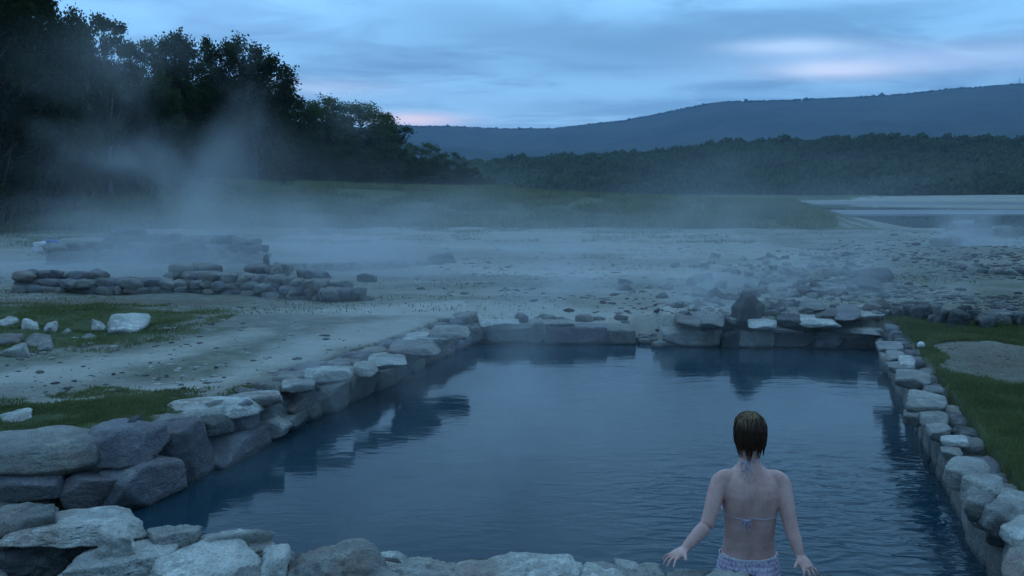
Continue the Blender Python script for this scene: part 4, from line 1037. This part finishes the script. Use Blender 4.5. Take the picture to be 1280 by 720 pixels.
def build_person():
    bm = bmesh.new()
    loft(bm, [ring(0, cy_, z, a, b, 44, back_shape) for z, a, b, cy_ in TORSO])
    # head: skull, jaw, nose, brow, ears
    ball_at(bm, HC, 1, (.073, .092, .105)); ball_at(bm, HC + Vector((0, .035, -.055)), 1, (.054, .058, .062))
    limb(bm, [HC + Vector((0, .088, .012)), HC + Vector((0, .108, -.020)), HC + Vector((0, .098, -.030))], [.009, .013, .010], 10)
    ball_at(bm, HC + Vector((0, .080, .030)), 1, (.05, .018, .012)); ball_at(bm, HC + Vector((0, .090, -.055)), 1, (.022, .010, .008)); ball_at(bm, HC + Vector((0, .080, -.090)), 1, (.018, .016, .014))
    for s in (-1, 1): ball_at(bm, HC + Vector((s * .074, .002, -.010)), 1, (.010, .017, .028))
    # arms down and out to the stones behind her
    for s, sh, el, wr, fd in ((-1, Vector((-.165, .004, .570)), local(884, 655, PY - .10), local(856, 686, PY - .17), local(832, 703, PY - .24)),
                              (1, Vector((.168, .004, .566)), local(989, 660, PY - .10), local(1000, 694, PY - .17), local(1010, 716, PY - .235))):
        limb(bm, [sh + Vector((-s * .09, .008, .028)), sh + Vector((-s * .035, .003, .016)), sh + Vector((s * .004, 0, -.012)), sh.lerp(el, .4) + Vector((s * .004, 0, 0)), sh.lerp(el, .78), el.lerp(wr, .05), el.lerp(wr, .40), el.lerp(wr, .78), wr], [.034, .050, .052, .046, .041, .038, .037, .030, .0235], 22)
        ball_at(bm, sh + Vector((-s * .045, .012, .004)), 1, (.060, .055, .050)); ball_at(bm, sh + Vector((-s * .006, .004, -.012)), 1, (.058, .057, .060))
        nrm = Vector((0, 0, 1)); d = fd - wr; d.z = max(d.z, -.05)
        hand(bm, wr, d, nrm, s, .6 if s > 0 else .3)
    # legs to the floor of the pool
    for s in (-1, 1):
        limb(bm, [Vector((s * .082, 0, -.02)), Vector((s * .088, 0, -.10)), Vector((s * .092, .01, -.25)), Vector((s * .092, .02, -.42)), Vector((s * .094, -.005, -.56)), Vector((s * .095, -.01, -.73))], [.092, .090, .076, .054, .054, .036], 22)
        limb(bm, [Vector((s * .095, -.03, -.765)), Vector((s * .097, .03, -.762)), Vector((s * .105, .12, -.78)), Vector((s * .108, .17, -.783))], [.030, .036, .034, .018], 16, Vector((0, 0, 1)))
    me = remeshed('person', bm, .0046, 9)
    p = mesh_obj('person', me, M_skin, None, (PX, PY, 0)); tag(p, 'woman in a pale bikini seen from behind, waist deep, arms reaching back to the stones', 'person')
    # eyes
    for s in (-1, 1):
        b2 = bmesh.new(); ball_at(b2, HC + Vector((s * .031, .078, .010)), .0125); m2 = bpy.data.meshes.new('eye'); b2.to_mesh(m2); b2.free(); mesh_obj('eye', m2, M_white, p)
    # bikini bottom: a shell over the same rings
    b2 = bmesh.new(); rr_ = []
    zs = np.linspace(-.10, .158, 18)
    for z in zs:
        a = np.interp(z, [t[0] for t in TORSO], [t[1] for t in TORSO]); b = np.interp(z, [t[0] for t in TORSO], [t[2] for t in TORSO]); c = np.interp(z, [t[0] for t in TORSO], [t[3] for t in TORSO])
        k_ = .004 + (.004 if z > .145 else 0)
        rr_.append([q + Vector((0, 0, -.012 * gauss(q.x, 0, .08) * (z > .1))) for q in ring(0, c, z, a + k_, b + k_, 56, lambda x, z: back_shape(x, z) * .92)])
    loft(b2, rr_, False); m2 = bpy.data.meshes.new('bikini_bottom'); bmesh.ops.recalc_face_normals(b2, faces=b2.faces[:]); b2.to_mesh(m2); b2.free()
    for f in m2.polygons: f.use_smooth = True
    ob = mesh_obj('bikini_bottom', m2, M_knit, p); so_ = ob.modifiers.new('s', 'SOLIDIFY'); so_.thickness = .003; so_.offset = 1; tag(ob, 'white and lilac patterned bikini bottom')
    def cord(name, pts, r, mat, parent, seg=8):
        b3 = bmesh.new(); limb(b3, pts, [r] * len(pts), seg); m3 = bpy.data.meshes.new(name); b3.to_mesh(m3); b3.free()
        for f in m3.polygons: f.use_smooth = True
        return mesh_obj(name, m3, mat, parent)
    def surf(x, z, off=.004):
        a = np.interp(z, [t[0] for t in TORSO], [t[1] for t in TORSO]); b = np.interp(z, [t[0] for t in TORSO], [t[2] for t in TORSO]); c = np.interp(z, [t[0] for t in TORSO], [t[3] for t in TORSO])
        s_ = (max(0, 1 - abs(x / a) ** 2.35)) ** (1 / 2.35)
        return Vector((x, c - b * s_ - back_shape(x, z) * s_ - off, z))
    cord('waistband', [surf(x, .160 - .012 * gauss(x, 0, .08), .006) for x in np.linspace(-.150, .150, 15)], .0045, M_white, ob)
    def zpx(py): return local(937, py, PY - .1).z
    zb = zpx(651)
    cord('back_strap', [surf(x, zb + .10 * x * x * 4 + .006, .005) for x in np.linspace(-.142, .142, 17)], .0028, M_cord, p)
    cord('side_strap', [Vector((s_ * .146, .02 + .0 * s_, zb + .014)) for s_ in (-1, -1.0)] + [Vector((-.12, .085, zb + .03)), Vector((0, .105, zb + .045)), Vector((.12, .085, zb + .03)), Vector((.146, .02, zb + .014))], .006, M_knit, p)
    x0 = -.045
    for dx, dz, nm in ((-.022, -.055, 'tie_string'), (.016, -.075, 'tie_string'), (.028, -.04, 'tie_string')):
        cord(nm, [surf(x0, zb + .004, .008), surf(x0 + dx * .6, zb + dz * .4, .010), surf(x0 + dx, zb + dz, .007)], .0028, M_cord, p)
    for s_ in (-1, 1): cord('bow_loop', [surf(x0, zb + .004, .008), surf(x0 + s_ * .022, zb + .002, .014), surf(x0 + s_ * .026, zb - .02, .012), surf(x0, zb + .002, .010)], .0028, M_cord, p)
    # halter tie at the nape
    xn = local(930, 590, PY).x; zn = zpx(580)
    nape = [Vector((-.056, .03, .685)), Vector((-.04, -.012, .690)), Vector((xn + .004, -.026, .688)), Vector((.035, -.012, .690)), Vector((.056, .03, .685))]
    cord('neck_strap', nape, .0035, M_cord, p)
    for dx, z1 in ((-.012, .60), (.012, .585)):
        cord('neck_string', [Vector((xn, -.034, .688)), surf(xn + dx * 1.2, .645, .014), surf(xn + dx, z1, .007)], .003, M_cord, p)
    for s_ in (-1, 1): cord('neck_bow', [Vector((xn, -.034, .688)), surf(xn + s_ * .022, .672, .018), surf(xn + s_ * .020, .640, .016), Vector((xn, -.032, .684))], .003, M_cord, p)
    # hair: wet bob combed down from the parting, many tapering locks over a cap
    b4 = bmesh.new(); ball_at(b4, HC + Vector((0, -.010, .010)), 1, (.076, .091, .095)); ball_at(b4, HC + Vector((-.002, -.034, -.030)), 1, (.054, .052, .048))
    m4 = remeshed('hair', b4, .006, 3); hr = mesh_obj('hair', m4, M_hair, p); tag(hr, 'wet chin length brown hair, golden on top')
    # clear the face side
    bmx = bmesh.new(); bmx.from_mesh(m4); bmesh.ops.delete(bmx, geom=[v for v in bmx.verts if v.co.y > HC.y + .052 and v.co.z < HC.z + .055], context='VERTS'); bmx.to_mesh(m4); bmx.free()
    r = random.Random(5)
    for mat, nm, cnt in ((M_hair, 'wet_locks', 560), (M_hair2, 'golden_locks', 200)):
        b5 = bmesh.new()
        for i in range(cnt):
            a = r.uniform(math.pi * .98, math.pi * 2.02) if nm == 'wet_locks' else r.uniform(0, 6.28)
            pts = []; end = r.uniform(-.035, -.080) if r.random() < .9 else r.uniform(-.08, -.125) - .012 * math.cos(a - 4.3) if nm == 'wet_locks' else r.uniform(.0, .07)
            st = r.uniform(.2, .7) if nm == 'wet_locks' else r.uniform(.02, .4); pe = r.uniform(.55, 1.5)
            w = r.uniform(-.45, .45); lift = r.uniform(0, .009) + (.006 if r.random() < .1 else 0) + (.004 if nm != 'wet_locks' else 0)
            for t in np.linspace(0, 1, 7):
                ph = st + (1.62 - st) * min(1, t * 1.5) if nm == 'wet_locks' else st + (pe - st) * t
                R1 = (.078 + lift, .096 + lift, .097 + lift)
                q = Vector((math.cos(a + w * t) * math.sin(ph) * R1[0], math.sin(a + w * t) * math.sin(ph) * R1[1] - .010, math.cos(ph) * R1[2] + .010))
                if t > .5 and nm == 'wet_locks':
                    k_ = (t - .5) / .5; q.z = q.z * (1 - k_) + (end - .01) * k_; q.x *= 1 - .20 * k_ * k_ + w * .5 * k_; q.y = q.y * (1 - .34 * k_) 
                pts.append(HC + q)
            w0 = r.uniform(.0020, .0055); pts = [q_ + Vector((r.uniform(-.0045, .0045), r.uniform(-.006, .002), r.uniform(-.002, .003))) for q_ in pts]
            limb(b5, pts, [w0 * .5, w0, w0, w0, w0, w0 * .8, w0 * .25], 5)
        m5 = bpy.data.meshes.new(nm); b5.to_mesh(m5); b5.free()
        for f in m5.polygons: f.use_smooth = True
        mesh_obj(nm, m5, mat, hr)
build_person()
# ------------------------------------------------------------------ steam and air
def volume(name, label, c, half, dens, nscale=(1, 1, 1), lo=.45, hi=.75, vfall=None, col=(.90, .95, 1.0), detail=3, seed=0.0, lean=0.0, power=1.0, warp=.6, base=0.0):
    bm = bmesh.new(); bmesh.ops.create_cube(bm, size=2, matrix=Matrix.Diagonal((*half, 1))); me = bpy.data.meshes.new(name); bm.to_mesh(me); bm.free()
    m, g, o = new_mat(name)
    tc = g.n('ShaderNodeTexCoord'); P = tc.outputs['Object']; sp = g.n('ShaderNodeSeparateXYZ'); g.l(P, sp.inputs[0])
    x = g.math('DIVIDE', sp.outputs[0], half[0]); y = g.math('DIVIDE', sp.outputs[1], half[1]); z = g.math('DIVIDE', sp.outputs[2], half[2])
    z01 = g.math('MULTIPLY_ADD', z, .5, .5)
    if lean: x = g.math('SUBTRACT', x, g.math('MULTIPLY', z, lean))
    rr = g.math('ADD', g.math('POWER', g.math('ABSOLUTE', x), 2), g.math('POWER', g.math('ABSOLUTE', y), 2))
    edge = g.maprange(rr, .15, .95, 1, 0)
    if vfall is None: vf = g.maprange(z01, .1, 1.0, 1, 0)
    else: vf = g.math('MULTIPLY', g.math('EXPONENT', g.math('MULTIPLY', z01, -vfall)), g.maprange(z01, .8, 1.0, 1, 0))
    n = g.noise(g.mapping(P, loc=(seed, seed * .7, 0), scale=nscale), 1.0, detail, .55, warp)
    nn = g.maprange(n, lo, hi, base, 1)
    d = g.math('MULTIPLY', g.math('MULTIPLY', nn, edge), g.math('MULTIPLY', vf, dens))
    v = g.n('ShaderNodeVolumePrincipled'); v.inputs['Color'].default_value = (*col, 1); v.inputs['Anisotropy'].default_value = .2; g.l(d, v.inputs['Density'])
    g.l(v.outputs[0], o.inputs['Volume'])
    ob = mesh_obj(name, me, m, None, c); tag(ob, label, 'steam', kind='stuff'); return ob
def steam_at(label, px, py, Yd, hw, hy, hz, dens, **kw):
    q = AT(px, py, Yd); return volume('steam', label, (q.x, Yd, .35 + hz), (hw, hy, hz), dens, **kw)
steam_at('tall plume of steam rising in front of the wood from the distant left bath', 255, 300, 23, 5.8, 2.6, 3.4, .36, nscale=(.42, .45, .38), lo=.43, hi=.76, seed=4.3, lean=-.12, vfall=1.5)
steam_at('low bank of steam lying over the distant left bath', 215, 340, 19.5, 8.0, 4.2, .95, .42, nscale=(.3, .4, .8), lo=.38, hi=.7, seed=8, vfall=2)
steam_at('thin steam drifting across the silt in the middle of the shore', 640, 330, 23, 15, 10.5, 1.6, .19, nscale=(.22, .22, .5), lo=.38, hi=.74, seed=5, vfall=2.4)
steam_at('ragged steam over the outflow gap and rubble behind the far kerb', 900, 380, 15.0, 5.0, 3.2, 1.0, .7, nscale=(.9, .9, .9), lo=.44, hi=.74, seed=12, vfall=2.6)
steam_at('steam puff over the pool at the right edge', 1232, 320, 25.5, 2.6, 1.8, .75, 1.2, nscale=(.8, .8, .9), lo=.36, hi=.66, seed=21, vfall=1.8)
q = AT(660, 520, 8.6); volume('steam', 'thin veils of steam lifting off the bathing pool', (q.x + .2, 9.0, 1.22), (4.6, 4.6, 1.2), .28, nscale=(.8, .5, .45), lo=.44, hi=.74, seed=31, vfall=2.2)
steam_at('broad veil of mist between the wood and the shore', 190, 230, 43, 19, 6, 3.0, .028, nscale=(.08, .1, .2), lo=.34, hi=.68, seed=41, vfall=1.2)
def haze():
    bm = bmesh.new(); bmesh.ops.create_cube(bm, size=1, matrix=Matrix.Translation((0, 0, .5))); me = bpy.data.meshes.new('haze'); bm.to_mesh(me); bm.free()
    m, g, o = new_mat('haze'); v = g.n('ShaderNodeVolumePrincipled'); v.inputs['Color'].default_value = (.48, .72, 1, 1); v.inputs['Density'].default_value = HAZE; g.l(v.outputs[0], o.inputs['Volume'])
    ob = mesh_obj('haze', me, m); ob.scale = (15000, 15000, 900); ob.location = (0, 0, -60); tag(ob, 'bluish evening air over the whole valley', 'haze', kind='stuff')
HAZE = 1.4e-4
haze()
